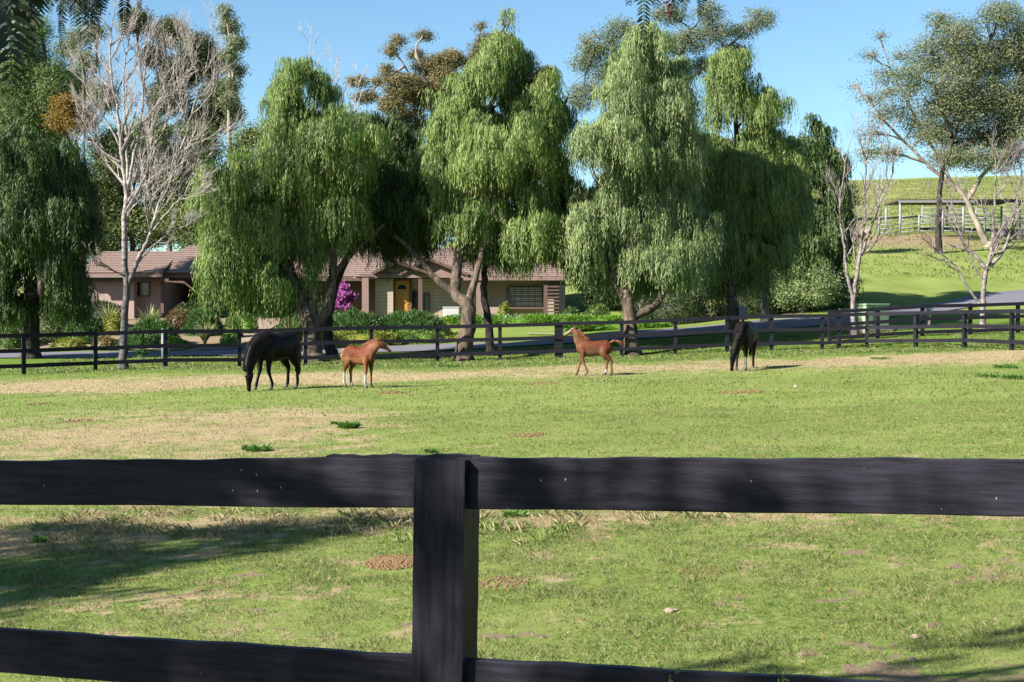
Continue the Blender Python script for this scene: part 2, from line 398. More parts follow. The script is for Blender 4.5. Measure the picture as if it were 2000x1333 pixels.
# ------------------------------------------------------------------ terrain
def zone(X, Y):
    px = 1000 + X / np.maximum(Y, 1) * F
    big = vnoise(X, Y, .22, 3)
    wob = 7 * (vnoise(X, Y * .3, .13, 41) - .5) + 3.5 * (vnoise(X, Y * .5, .55, 42) - .5)
    strip = np.exp(-((Y + wob - 43.5 - .1 * (X + 3)) / 4.4) ** 2) * .66 * (0.65 + .7 * vnoise(X, Y, .2, 9))
    left = np.exp(-((Y + wob * .8 - 24) / 6.5) ** 2) * sstep(1100, 500, px) * .5
    straw = .13 + strip * 1.15 + left + (big - .5) * .35
    straw = straw * sstep(52, 49.5, Y) + .08 * sstep(7, 12, Y) * (Y < 20)
    straw = straw + np.exp(-((Y - 12.6) / .9) ** 2) * .5 + .08 * sstep(13, 9, Y)
    lush = sstep(46.5, 50.5, Y + 0 * X) * sstep(76, 66, Y) * .9
    dirt = .03 + .27 * np.exp(-((Y - 8.5) / 2.4) ** 2) * (vnoise(X, Y, .7, 5)) + .5 * sstep(7.6, 6.6, Y - .25 * X + .3)
    dirt = dirt * sstep(30, 14, Y)
    pt = .36 * vnoise(X, Y, 1.9, 21) + .42 * vnoise(X, Y, 6.1, 22) + .3 * vnoise(X, Y, 15, 23)
    dirt = dirt + sstep(.66, .82, pt) * sstep(17, 9.5, Y) * .5
    straw = straw + (sstep(.45, .75, .55 * vnoise(X, Y, 2.6, 31) + .5 * vnoise(X, Y, 9, 32)) - .35) * .5 * sstep(26, 10, Y)
    dirt = np.where((Y > 67.5) & (Y < 95) & (px < 640), .8, dirt)
    dirt = np.where((Y > 72) & (Y < 90) & (px > 1220) & (px < 1600), .62, dirt)
    dirt = np.where((Y > 80) & (px > 1400), .16 + .62 * np.exp(-((Y - 103) / 4.5) ** 2) * vnoise(X, Y, .12, 8) * 1.5 + .25 * vnoise(X, Y, .06, 2), dirt)
    straw = np.where(Y > 78, .2 + .16 * sstep(108, 160, Y) + (vnoise(X, Y, .08, 4) - .5) * .3 + (vnoise(X, Y, .4, 14) - .5) * .3, straw)
    col = np.stack([straw, dirt, lush, np.ones_like(straw)], -1)
    return np.clip(col, 0, 1)
def set_zone(me, V):
    a = me.attributes.new('zone', 'FLOAT_COLOR', 'POINT')
    a.data.foreach_set('color', zone(V[:, 0].astype(float), V[:, 1].astype(float)).astype(np.float32).ravel())
xs = np.concatenate([[-900, -500, -300, -200], np.arange(-150, -40, 4), np.arange(-40, -5.7, .8), np.arange(-5.6, 5.65, .1), np.arange(6.4, 40.1, .8), np.arange(44, 151, 4), [200, 300, 500, 900]])
ys = np.concatenate([[-900, -300, -100, -40], np.arange(-20, 6, .8), np.arange(6, 16, .1), np.arange(16, 30, .3), np.arange(30, 100, .8), np.arange(100, 340, 5), [360, 420, 500, 700, 1200]])
GX, GY = np.meshgrid(xs, ys); V = np.stack([GX.ravel(), GY.ravel(), gz(GX.ravel(), GY.ravel())], 1)
nx = len(xs); idx = np.arange(len(V)).reshape(GX.shape)
Q = np.stack([idx[:-1, :-1], idx[:-1, 1:], idx[1:, 1:], idx[1:, :-1]], -1).reshape(-1, 4)
me = npmesh('pasture', V, Q, M['ground'], True); set_zone(me, V)
tag(link(bpy.data.objects.new('pasture_ground', me)), kind='structure')

def ribbon(name, rows, m, lift=.03):
    """rows: list of (point a, point b) across the ribbon"""
    Vv = []; n = 7
    dense = []
    for (a0, b0), (a1, b1) in zip(rows[:-1], rows[1:]):
        k = max(2, int((a1 - a0).length / 1.0))
        for t in range(k): dense.append((a0.lerp(a1, t / k), b0.lerp(b1, t / k)))
    dense.append(rows[-1])
    for a, b in dense:
        for j in range(n):
            p = a.lerp(b, j / (n - 1)); Vv.append((p.x, p.y, g1(p.x, p.y) + lift))
    Qv = [[i * n + j, i * n + j + 1, (i + 1) * n + j + 1, (i + 1) * n + j] for i in range(len(dense) - 1) for j in range(n - 1)]
    return tag(link(bpy.data.objects.new(name, npmesh(name, np.array(Vv), np.array(Qv), m))), kind='structure')
def at(px, D): return Vector(((px - 1000) / F * D, D, 0))
ribbon('driveway', [(at(-900, 60.5), at(-900, 66)), (at(0, 62), at(0, 66.6)), (at(500, 62), at(500, 66.6)), (at(770, 62.2), at(770, 66.8)), (at(1000, 62), at(1000, 66.8)), (at(1300, 62), at(1300, 68)),
                    (at(1540, 63.6), at(1540, 69.6)), (at(1690, 66), at(1690, 72)), (at(1800, 70.5), at(1800, 77)), (at(1900, 73.5), at(1900, 81)), (at(2000, 75.5), at(2000, 85)), (at(2400, 80), at(2450, 92))], M['asphalt'], .045)
ribbon('garden_path', [(at(360, 66.9), at(520, 66.9)), (at(440, 68.5), at(500, 68.5)), (at(462, 73), at(508, 73)), (at(500, 77), at(545, 77)), (at(510, 85), at(550, 85))], M['paving'], .06)
ribbon('kerb', [(at(95, 69.2), at(95, 69.6)), (at(130, 68.0), at(132, 68.35)), (at(180, 67.3), at(180, 67.7)), (at(360, 66.8), at(360, 67.1))], M['concrete'], .1)
ribbon('lawn_edging', [(at(1030, 70.2), at(1030, 70.5)), (at(1070, 69.3), at(1072, 69.6)), (at(1105, 68), at(1108, 68.3)), (at(1130, 67), at(1134, 67.2))], M['concrete'], .1)

# ------------------------------------------------------------------ grass blades
def blades(n, d0, d1, hgt, wid):
    D = np.sqrt(rng.uniform(d0 ** 2, d1 ** 2, n)); px = rng.uniform(-40, 2040, n); X = (px - 1000) / F * D
    cl = vnoise(X, D, 3.0, 1) * .6 + vnoise(X, D, 11, 2) * .6
    z = zone(X, D); keep = rng.uniform(size=n) < (np.clip(cl * 1.5 - .2, .12, 1) * np.clip(1.15 - z[:, 1] * 1.6, .12, 1))
    X, D, cl = X[keep], D[keep], cl[keep]; n = len(X)
    base = np.stack([X, D, gz(X, D) - .005], 1)
    h = hgt * rng.uniform(.35, 1.25, n) * (.5 + cl); lean = rng.normal(size=(n, 2)) * .6
    A = np.stack([lean[:, 0], lean[:, 1], np.ones(n)], 1); A = unit(A)
    th = rng.uniform(0, math.pi, n); S = np.stack([np.cos(th), np.sin(th) * .5, np.zeros(n)], 1) * (wid * rng.uniform(.6, 1.3, n))[:, None]
    droop = np.stack([lean[:, 0], lean[:, 1], np.full(n, -.1)], 1) * (h * .18)[:, None]
    V = np.stack([base - S * .5, base + S * .5, base + A * h[:, None] * .6 + S * .35, base + A * h[:, None] + droop], 1).reshape(-1, 3)
    return V, np.arange(4 * n).reshape(-1, 4)
parts = [blades(380000, 6.2, 14, .032, .005), blades(170000, 14, 26, .034, .010), blades(110000, 26, 52, .045, .022)]
Vs = []; Qs = []; k = 0
for V, Q in parts: Vs.append(V); Qs.append(Q + k); k += len(V)
# ragged longer grass under and behind the far fence, and long dry tufts
def tufts(spots, hgt, wid, per, spread):
    c = np.repeat(spots, per, 0); n = len(c)
    X = c[:, 0] + rng.normal(size=n) * spread; Y = c[:, 1] + rng.normal(size=n) * spread
    base = np.stack([X, Y, gz(X, Y)], 1); A = unit(np.stack([rng.normal(size=n) * .55, rng.normal(size=n) * .55, np.ones(n)], 1)); h = hgt * rng.uniform(.4, 1.2, n)
    S = np.stack([np.ones(n), np.zeros(n), np.zeros(n)], 1) * wid
    V = np.stack([base - S * .5, base + S * .5, base + A * h[:, None] * .6 + S * .35, base + A * h[:, None] + A * np.array([.3, .3, -.2]) * h[:, None]], 1).reshape(-1, 3)
    return V, np.arange(4 * n).reshape(-1, 4)
fx = rng.uniform(-19, 21, 2600); fy = 50 + rng.uniform(0, 11, 2600)
sp2 = np.stack([fx, fy], 1)
V, Q = tufts(sp2, .11, .016, 14, .14); Vs.append(V); Qs.append(Q + k); k += len(V)
hp = rng.uniform(1400, 2080, 9000); hD = np.sqrt(rng.uniform(76 ** 2, 240 ** 2, 9000)); hk = ~((hp > 1500) & (hD < 87)); hp, hD = hp[hk], hD[hk]
V, Q = tufts(np.stack([(hp - 1000) / F * hD, hD], 1), .22, .05, 7, .3); Vs.append(V); Qs.append(Q + k); k += len(V)
pts = [at(px, D) for px, D in zip(rng.uniform(60, 1400, 90), rng.normal(12.7, .55, 90))]
V, Q = tufts(np.array([(p.x, p.y) for p in pts]), .11, .006, 26, .07); Vs.append(V); Qs.append(Q + k); k += len(V)
V = np.concatenate(Vs); me = npmesh('grass', V, np.concatenate(Qs), M['blade']); set_zone(me, V)
tag(link(bpy.data.objects.new('pasture_grass', me)), 'short mown pasture grass, green with straw coloured patches', 'grass', kind='stuff')

# ------------------------------------------------------------------ foreground fence
fy0, fsl = 4.42 - 1.59 * .346, -.346        # fence line  y = fy0 + fsl * x
def fp(x): return Vector((x, 3.87 + fsl * x, 0))
fdir = Vector((1, fsl, 0)).normalized(); fn = Vector((-fdir.y, fdir.x, 0))
if fn.y > 0: fn = -fn
def line_z(px, py):
    D = 3.87
    for _ in range(20): x = (px - 1000) / F * D; D = 3.87 + fsl * x
    return W(px, py, D)
nf = empty('fence', fp(-.48), 'near black painted post and board fence across the bottom of the view, dappled with shade', 'fence')
nf_inv = Vector(nf.location)
def board(p_top_l, p_top_r, p_bot_l, p_bot_r, thick, seed, chip=False, face=0.0):
    """wavy edged plank from four corner points, with front toward the camera"""
    random.seed(seed); n = 60; mb = MB(); rows = []
    for i in range(n + 1):
        t = i / n; a = p_top_l.lerp(p_top_r, t); b = p_bot_l.lerp(p_bot_r, t)
        a = a + Vector((0, 0, .0016 * math.sin(t * 23 + seed) + .0012 * math.sin(t * 61) + random.uniform(-.0006, .0006)))
        b = b + Vector((0, 0, .0012 * math.sin(t * 19 + seed * 2) + random.uniform(-.0004, .0004)))
        if chip and .30 < t < .72: a.z -= .004 * (1 - abs(t - .5) * 3)
        f = fn * face; q = fn * (face - thick)
        ba = .003
        rows.append([a + f - Vector((0, 0, ba)), a + f - fn * ba, a + q, b + q, b + f - fn * ba, b + f + Vector((0, 0, ba))])
    for r in rows: mb.v += r
    for i in range(n):
        for j in range(6): mb.f.append([i * 6 + j, i * 6 + (j + 1) % 6, (i + 1) * 6 + (j + 1) % 6, (i + 1) * 6 + j])
    mb.f.append([0, 1, 2, 3, 4, 5][::-1]); mb.f.append([n * 6 + j for j in range(6)])
    return mb
def top(px): return np.interp(px, [-600, 0, 400, 620, 900, 2000, 2600], [903, 900.5, 896, 898, 897, 900, 902])
def bot(px): return np.interp(px, [-600, 0, 800, 940, 2000, 2600], [983, 988, 995, 998, 1013, 1021])
def t2(px): return np.interp(px, [-600, 0, 800, 930, 1600, 2000, 2600], [1197, 1235, 1286, 1296, 1334, 1357, 1391])
def rail(pxa, pxb, ft, hb, seed, **kw):
    A = line_z(pxa, ft(pxa)); B = line_z(pxb, ft(pxb))
    if callable(hb): a = line_z(pxa, hb(pxa)); b = line_z(pxb, hb(pxb))
    else: a = A - Vector((0, 0, hb)); b = B - Vector((0, 0, hb))
    return board(A, B, a, b, .028, seed, **kw).build('rail', M['near_paint'], nf, off=nf_inv)
rail(-600, 885, top, bot, 1, chip=True, face=-.032)
rail(887, 2600, top, bot, 2, face=-.032)
rail(-600, 885, t2, .137, 3, face=-.032)
rail(887, 2600, t2, .137, 4, face=-.032)
# third board, below the frame
def t3(px): return t2(px) + (t2(px) - top(px)) * 1.0
rail(-600, 930, t3, .137, 5, face=-.032); rail(934, 2600, t3, .137, 6, face=-.032)
# split slab lying along the upper edge of the left board
mb = MB(); A = line_z(622, 897); Bp = line_z(908, 896)
pts = []
for i in range(25):
    t = i / 24; p = A.lerp(Bp, t); hh = .0075 + .002 * math.sin(t * 17) + .0015 * math.sin(t * 43) if 0 < i < 24 else .002
    pts.append((p, hh))
for p, hh in pts:
    q = -fn * .045
    mb.v += [p - fn * .036 + Vector((0, 0, -.006)), p - fn * .034 + Vector((0, 0, hh)), p - fn * .058 + Vector((0, 0, hh)), p - fn * .058 + Vector((0, 0, -.006))]
for i in range(24):
    for j in range(4): mb.f.append([i * 4 + j, i * 4 + (j + 1) % 4, i * 4 + 4 + (j + 1) % 4, i * 4 + 4 + j])
mb.f.append([0, 1, 2, 3]); mb.f.append([96, 97, 98, 99])
mb.build('rail_splinter', M['near_paint'], nf, off=nf_inv)
# the post: square timber behind, narrower cover board in front
def vpost(pxl, pxr, pyt, pyb_shift, depth0, depth1, name, seed, bottom=-.4):
    L = line_z(pxl, pyt); Rr = line_z(pxr, pyt); mb = MB(); random.seed(seed); n = 40; zb = g1(L.x, L.y) + bottom
    for i in range(n + 1):
        t = i / n; z = L.z + (zb - L.z) * t; sh = fdir * (pyb_shift * t)
        jl = fdir * random.uniform(-.001, .001); jr = fdir * random.uniform(-.0012, .0012)
        for p, j, dd in ((L, jl, depth0), (Rr, jr, depth0), (Rr, jr, depth1), (L, jl, depth1)):
            mb.v.append(Vector((p.x, p.y, z)) + sh + j + fn * dd)
    for i in range(n):
        for j in range(4): mb.f.append([i * 4 + j, i * 4 + (j + 1) % 4, i * 4 + 4 + (j + 1) % 4, i * 4 + 4 + j])
    mb.f.append([0, 1, 2, 3]); mb.f.append([n * 4 + j for j in range(4)][::-1])
    return mb.build(name, M['near_paint_post'], nf, off=nf_inv)
vpost(800, 889, 899, -.03, -.062, -.20, 'post', 5)
vpost(809, 908, 897, -.028, .0, -.0305, 'cover_board', 6)

# ------------------------------------------------------------------ far fence
def fence(name, pts, hgt, label, rails=3, bigs=(), dark=None):
    """pts: list of ground points; posts at each, boards between"""
    base = pts[0]; e = empty(name, base, label, 'fence')
    rz = [hgt - .07, hgt - .60, hgt - 1.13][:rails]
    for i, p in enumerate(pts):
        w2 = .16 if i in bigs else .065
        d = (pts[min(i + 1, len(pts) - 1)] - pts[max(i - 1, 0)]).normalized()
        m = Matrix.Translation(p - base) @ Matrix.Rotation(math.atan2(d.y, d.x) + random.uniform(-.02, .02), 4, 'Z')
        MB().box((-w2, .022, -.3), (w2, .15, hgt - (.02 if i % 3 else -.01)), m).build('post', M['far_paint'], e)
        if i + 1 < len(pts):
            q = pts[i + 1]
            for zz in rz:
                j = random.uniform(-.015, .015)
                MB().bar(p - base + Vector((0, 0, zz + j)), q - base + Vector((0, 0, zz - j * .5)), .04, .14).build('rail', M['far_paint'], e)
    return e
def fpt(px, py):
    D = np.interp(px, [-300, 0, 187, 470, 855, 1100, 1500, 1693, 1786, 1880, 2000, 2200], [47, 49, 51, 53, 55, 55.5, 56, 56, 55, 52.5, 48.5, 43])
    x = (px - 1000) / F * D
    return Vector((x, D, g1(x, D)))
fpx = [-240, -95, 47, 187, 324, 468, 597, 726, 855, 977, 1092, 1215, 1320, 1421, 1508]
fence('fence', [fpt(p, 0) for p in fpx], 1.42, 'long black three rail paddock fence running left to right behind the horses', bigs=(10,))
fence('fence', [fpt(p, 0) for p in (1508, 1607, 1640, 1693, 1786, 1880, 1972, 2080)], 1.42, 'black three rail fence corner section in front of the green utility box at right')
fence('fence', [GP(1622, 58.2), GP(1716, 58.5), GP(1803, 58.8), GP(1897, 59.2), GP(1990, 59.6), GP(2090, 60)], 1.3, 'second parallel black fence just behind the corner section at far right', rails=3)

# ------------------------------------------------------------------ trees
def catpath(pts, n=5):
    pts = [Vector(p) for p in pts]; out = []
    P = [pts[0] * 2 - pts[1]] + pts + [pts[-1] * 2 - pts[-2]]
    for i in range(1, len(P) - 2):
        for k in range(n):
            t = k / n
            out.append(.5 * ((2 * P[i]) + (P[i + 1] - P[i - 1]) * t + (2 * P[i - 1] - 5 * P[i] + 4 * P[i + 1] - P[i + 2]) * t * t + (3 * P[i] - P[i - 1] - 3 * P[i + 1] + P[i + 2]) * t ** 3))
    out.append(pts[-1]); return out
def tube_path(mb, pts, r0, r1, n=7, wob=0.0, k=5):
    ps = catpath(pts, k)
    if wob: ps = [ps[0]] + [p + Vector((random.gauss(0, wob), random.gauss(0, wob), random.gauss(0, wob * .5))) for p in ps[1:]]
    L = len(ps); mb.tube(ps, [r0 + (r1 - r0) * (i / (L - 1)) ** .8 for i in range(L)], n)
    return ps
def lobe(px, py, rx, ry, D, dd=1.0):
    c = W(px, py, D); s = D / F
    return np.array([c.x, c.y, c.z]), np.array([rx * s, (rx * .5 + ry * .5) * s * dd, ry * s])
def bridge(lobes, f=.66):
    out = list(lobes)
    for i in range(len(lobes)):
        for j in range(i):
            (c, q), (c2, q2) = lobes[i], lobes[j]
            if np.linalg.norm((c - c2)[[0, 2]]) < .62 * (q[[0, 2]].mean() + q2[[0, 2]].mean()) * 1.9:
                out.append(((c + c2) / 2, (q + q2) / 2 * f))
    for c, q in lobes:      # small side sprays make the outline ragged
        for _ in range(4):
            d = rdir(1)[0]; d[2] = abs(d[2]) * .9 if d[2] < 0 and random.random() < .6 else d[2]
            out.append((c + d * q * random.uniform(.9, 1.25), q * np.array([.3, .3, .24]) * random.uniform(.7, 1.3)))
    return out
def hang_leaves(lobes, dens, strand=(.45, 1.55), leaf=(.22, .032), nstr=13, spread=.34, fill=.5):
    out = []
    for c, r in lobes:
        vol_area = (r[0] * r[2] + r[1] * r[2] + r[0] * r[1]) * 4.2
        m = max(4, int(vol_area * dens))
        d = rdir(m); up_ = rng.random(m) < .6; d[:, 2] = np.where(up_, np.abs(d[:, 2]), d[:, 2] * .8)
        r = r * rng.uniform(.82, 1.12)
        rad = rng.uniform(fill, 1.0, m) ** .7 * (.86 + .3 * rng.random(m))
        cc = c + d * r * rad[:, None]
        hole = vnoise(cc[:, 0] + .4 * cc[:, 2], cc[:, 2] - .3 * cc[:, 1], .95, 5) > .265
        if len(lobes) < 30 and c[2] < 5.6 and c[0] < -2.5 and c[1] < 9: hole[:] = True
        poke = np.where(rng.random(m) < .16, rng.uniform(1.08, 1.4, m), 1)[:, None]
        cc = (c + (cc - c) * poke)[hole]; d = d[hole]; m = len(cc)
        k = nstr; n = m * k
        st = np.repeat(cc, k, 0); dd = np.repeat(d, k, 0)
        sd = rdir(n); sd[:, 2] *= .35
        st = st + sd * spread * rng.uniform(.2, 1, n)[:, None]
        L = rng.uniform(*strand, n) * np.repeat(rng.uniform(.6, 1.2, m) * np.where(d[:, 2] < 0, .6, 1), k)
        ns = 8
        t = (np.arange(ns) + .5) / ns
        pos_ = st[:, None, :] + (dd * .35 + sd * .25)[:, None, :] * (1 - np.exp(-2.5 * t))[None, :, None] * L[:, None, None] * .6
        pos_[:, :, 2] -= (t[None, :] ** 1.3) * L[:, None]
        pos_ = pos_.reshape(-1, 3); q = len(pos_)
        A = np.stack([rng.normal(size=q) * .27, rng.normal(size=q) * .27, -np.ones(q)], 1)
        nr = np.repeat(dd * .8 + sd * .8 + np.array([0, 0, .25]), ns, 0)
        out.append(leaf_arrays(pos_, A, leaf[0] * rng.uniform(.6, 1.3, q), leaf[1] * rng.uniform(.6, 1.3, q), nr, .5))
    return out
def puff_leaves(lobes, dens, leaf=(.2, .07), sub=.35, per=26, droop=.35, fill=.35):
    out = []
    for c, r in lobes:
        area = (r[0] * r[2] + r[1] * r[2] + r[0] * r[1]) * 4.2
        m = max(3, int(area * dens)); d = rdir(m)
        cc = c + d * r * (rng.uniform(fill, 1.05, m) ** .6)[:, None]
        n = m * per; off_ = rng.normal(size=(n, 3)) * sub * np.array([1, 1, .6]); base = np.repeat(cc, per, 0) + off_
        A = rdir(n); A[:, 2] -= droop
        out.append(leaf_arrays(base, A, leaf[0] * rng.uniform(.6, 1.3, n), leaf[1] * rng.uniform(.6, 1.3, n), unit(off_) + np.repeat(d, per, 0) * .5 + np.array([0, 0, .3]), .5))
    return out
def limbs(mb, node_pts, lobes, r0, sub=6, twig=.02, n=6):
    """limbs from the trunk to every lobe, branchlets inside it"""
    for c, r in lobes:
        c = Vector(c); st = min(node_pts, key=lambda p: (p - c).length + (2.5 if p.z > c.z - .4 else 0))
        dist = (c - st).length
        mid = st.lerp(c, .5) + Vector((random.uniform(-.1, .1) * dist, random.uniform(-.1, .1) * dist, .05 * dist))
        rr = max(r0 * .25, min(r0, .02 * dist + .03))
        ps = tube_path(mb, [st, mid, c], rr, rr * .4, n, .03)
        for _ in range(sub):
            a = ps[random.randrange(len(ps) // 2, len(ps))]
            d = Vector(rdir(1)[0]); d.z = abs(d.z) * .8
            e = c + Vector((d.x * r[0], d.y * r[1], d.z * r[2])) * random.uniform(.6, 1.0)
            m2 = a.lerp(e, .5) + Vector((random.uniform(-.2, .2), random.uniform(-.2, .2), random.uniform(0, .3)))
            tube_path(mb, [a, m2, e], rr * .32, twig * .5, 4, .02, 3)
TREES = 0
def tree(name, base, trunk_paths, lobes, leaf_parts, mleaf, mbark, label, cat='tree', group=None, r0=.28, sub=6, twig=.03, crown_name='crown'):
    e = empty(name, base, label, cat, group)
    mb = MB(); nodes = []
    for tp, ra, rb in trunk_paths:
        ps = tube_path(mb, tp, ra, rb, 9, .02, 6); nodes += ps[len(ps) // 2:]
        if abs(ps[0].z - base.z) < .6:   # root flare
            mb.tube([ps[0] - Vector((0, 0, .3)), ps[0] + Vector((0, 0, .02)), ps[0] + Vector((0, 0, .35))], [ra * 1.5, ra * 1.22, ra * .98], 9)
    limbs(mb, nodes, lobes, r0, sub, twig)
    mb.build('trunk', M[mbark], e, True, off=base)
    if leaf_parts: leaf_obj(crown_name, leaf_parts, M[mleaf], e, base)
    return e
def Ls(D, arr, dd=1.0): return [lobe(a[0], a[1], a[2], a[3], D + (a[4] if len(a) > 4 else random.uniform(-1.2, 1.2)), dd) for a in arr]

random.seed(3)
G5 = 'weeping pepper trees in a row behind the paddock fence'
# --- pepper tree behind the black mare
b = GP(612, 55.6)
lb = Ls(56.6, [(585,145,34,34),(545,180,30,30),(630,175,30,30),(590,205,55,60),(565,300,95,85),(650,270,70,65),(478,385,65,95),(580,400,100,95),(462,500,52,62),(560,515,70,50),(670,330,50,70),(665,420,45,60),(640,440,50,50),(520,440,60,70),(440,450,40,60),(435,530,38,45),(490,560,45,35),(530,570,40,25),(420,370,30,50)], 1.25)
tree('pepper_tree', b, [([b, W(607,640,55.7), W(590,590,55.9), W(560,520,56.1), W(530,430,56.5), W(520,350,56.7)], .42, .12),
    ([W(612,640,55.7), W(640,600,55.8), W(650,540,56.1), W(655,450,56.3), W(680,350,56.5)], .26, .1), ([W(610,625,55.7), W(612,560,56.0), W(608,500,56.4), W(590,400,56.6), W(590,250,56.6)], .22, .07),
    ([W(650,540,56.1), W(690,495,56.6), W(750,440,57.1)], .14, .06)], lb, hang_leaves(bridge(lb), 4.9), 'pepper', 'bark_brown',
    'weeping pepper tree with forked trunk right behind the grazing black mare at left', group=G5)
b = GP(648, 58.6)
lb = Ls(60.5, [(720,350,70,80),(770,390,60,80),(690,420,50,70),(830,420,40,60),(800,300,50,50),(700,270,60,50),(760,290,60,70),(800,400,45,70),(740,455,45,40),(820,340,40,50),(795,465,40,35)])
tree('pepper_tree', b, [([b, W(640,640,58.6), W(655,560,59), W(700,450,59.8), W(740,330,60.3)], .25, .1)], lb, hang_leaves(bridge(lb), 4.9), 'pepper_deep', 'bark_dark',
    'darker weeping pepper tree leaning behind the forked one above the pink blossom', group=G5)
# --- tallest pepper tree
b = GP(905, 55.7)
lb = Ls(58.2, [(985,48,24,32),(970,85,32,34),(1005,100,28,36),(990,125,45,45),(945,150,45,40),(985,105,34,50),(955,185,62,60),(1010,190,40,50),(990,275,95,75),(900,260,62,80),(868,360,52,75),(950,380,85,75),(1040,330,55,60),(1060,230,45,60),(1072,150,18,26),(1040,440,60,50),(905,440,60,50),(960,470,55,45),(1045,470,45,30),(1000,490,35,20),(845,320,35,50)], 1.25)
tree('pepper_tree', b, [([b, W(912,650,55.7), W(915,600,55.9), W(890,570,56.3), W(900,480,57.0), W(920,360,57.7), W(950,240,58.1), W(985,110,58.2)], .38, .08), ([W(890,575,56.2), W(850,545,56.5), W(815,500,57.2), W(770,460,57.7)], .17, .07),
    ([W(912,600,55.9), W(935,520,56.5), W(960,420,57.2), W(1040,330,57.7)], .17, .08)], lb, hang_leaves(bridge(lb), 4.9), 'pepper', 'bark_brown',
    'tallest weeping pepper tree with bent trunk and pointed top left of centre', group=G5)
b = GP(958, 58)
lb = Ls(61, [(1100,330,30,50),(1110,400,35,60),(1075,440,40,50),(1085,270,35,60),(1080,440,40,50),(1100,470,32,40),(840,450,40,40),(1125,480,28,50),(1105,200,25,40)])
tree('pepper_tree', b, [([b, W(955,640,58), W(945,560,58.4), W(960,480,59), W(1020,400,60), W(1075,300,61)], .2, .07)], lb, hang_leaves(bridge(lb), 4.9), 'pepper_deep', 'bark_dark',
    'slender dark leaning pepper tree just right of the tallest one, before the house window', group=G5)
# --- pepper tree behind the walking foal
b = GP(1235, 56.1)
lb = Ls(57.6, [(1265,72,30,28),(1230,120,35,30),(1310,130,35,30),(1262,118,38,38),(1225,195,68,65),(1310,205,55,60),(1195,300,68,80),(1285,310,80,80),(1160,400,45,70),(1245,420,90,80),(1172,490,50,55),(1275,515,80,50),(1330,420,45,60),(1225,540,50,35),(1140,470,35,60),(1150,310,35,60),(1330,300,40,70),(1330,500,45,50),(1370,470,30,60)], 1.25)
tree('pepper_tree', b, [([b, W(1232,650,56.1), W(1228,600,56.3), W(1222,550,56.6), W(1240,440,57.1), W(1275,300,57.6), W(1262,140,57.6)], .36, .09), ([W(1236,620,56.3), W(1285,590,56.5), W(1310,520,56.9), W(1325,430,57.2)], .2, .09),
    ([W(1228,600,56.3), W(1200,540,56.6), W(1180,430,57.1)], .16, .07)], lb, hang_leaves(bridge(lb), 4.9), 'pepper_grey', 'bark_brown',
    'broad grey green pepper tree standing behind the walking foal', group=G5)
# --- pepper tree behind the second mare
b = GP(1432, 61.3)
lb = Ls(63.3, [(1422,112,30,28),(1425,135,32,30),(1430,195,52,50),(1490,215,38,48),(1435,285,72,65),(1505,300,45,55),(1395,390,48,65),(1470,380,72,65),(1430,470,75,50),(1525,390,38,65),(1500,470,50,50),(1395,520,45,35),(1370,310,35,60),(1430,340,60,60),(1380,440,45,70),(1440,540,60,25),(1550,400,30,60),(1545,330,28,40)], 1.25)
tree('pepper_tree', b, [([b, W(1432,600,61.4), W(1425,560,61.8), W(1445,450,62.6), W(1440,300,63.3), W(1430,160,63.3)], .3, .08), ([W(1425,560,61.8), W(1450,520,62.1), W(1500,400,62.8)], .15, .07)], lb, hang_leaves(bridge(lb), 4.9), 'pepper', 'bark_brown',
    'yellow green pepper tree standing behind the black mare at right', group=G5)
b = GP(1560, 74)
lb = Ls(75, [(1595,265,32,38),(1556,320,28,42),(1612,340,24,48),(1590,425,38,45),(1560,480,45,50),(1615,460,30,60),(1565,410,32,40),(1590,520,50,45),(1540,450,35,60),(1630,400,20,50),(1575,300,38,45),(1625,330,26,45),(1630,460,30,60),(1600,555,60,35),(1530,380,35,60)])
tree('pepper_tree', b, [([b, W(1560,500,74), W(1575,420,74.5), W(1595,300,75)], .25, .08)], lb, hang_leaves(bridge(lb), 4.0, leaf=(.22, .055)), 'pepper_deep', 'bark_dark',
    'smaller dark pepper tree on the right end of the row beyond the driveway', group=G5)
# --- large dark pepper tree at the left edge
b = GP(60, 62)
lb = Ls(61, [(40,300,70,60),(110,330,60,60),(20,400,80,80),(110,430,60,80),(40,500,70,70),(130,500,50,55),(95,550,50,35),(10,570,50,30),(155,400,28,60),(-60,400,80,130),(60,380,70,60),(70,450,70,60),(50,585,60,30),(120,580,55,28),(15,500,60,60),(70,530,60,50),(150,450,40,60),(165,520,30,50),(0,590,50,28),(20,540,60,50),(140,450,45,50),(150,540,30,40)])
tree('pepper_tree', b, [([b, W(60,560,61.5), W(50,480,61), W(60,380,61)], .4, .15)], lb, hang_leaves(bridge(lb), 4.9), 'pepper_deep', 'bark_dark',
    'big dark weeping pepper tree filling the left edge beyond the fence', group=G5)

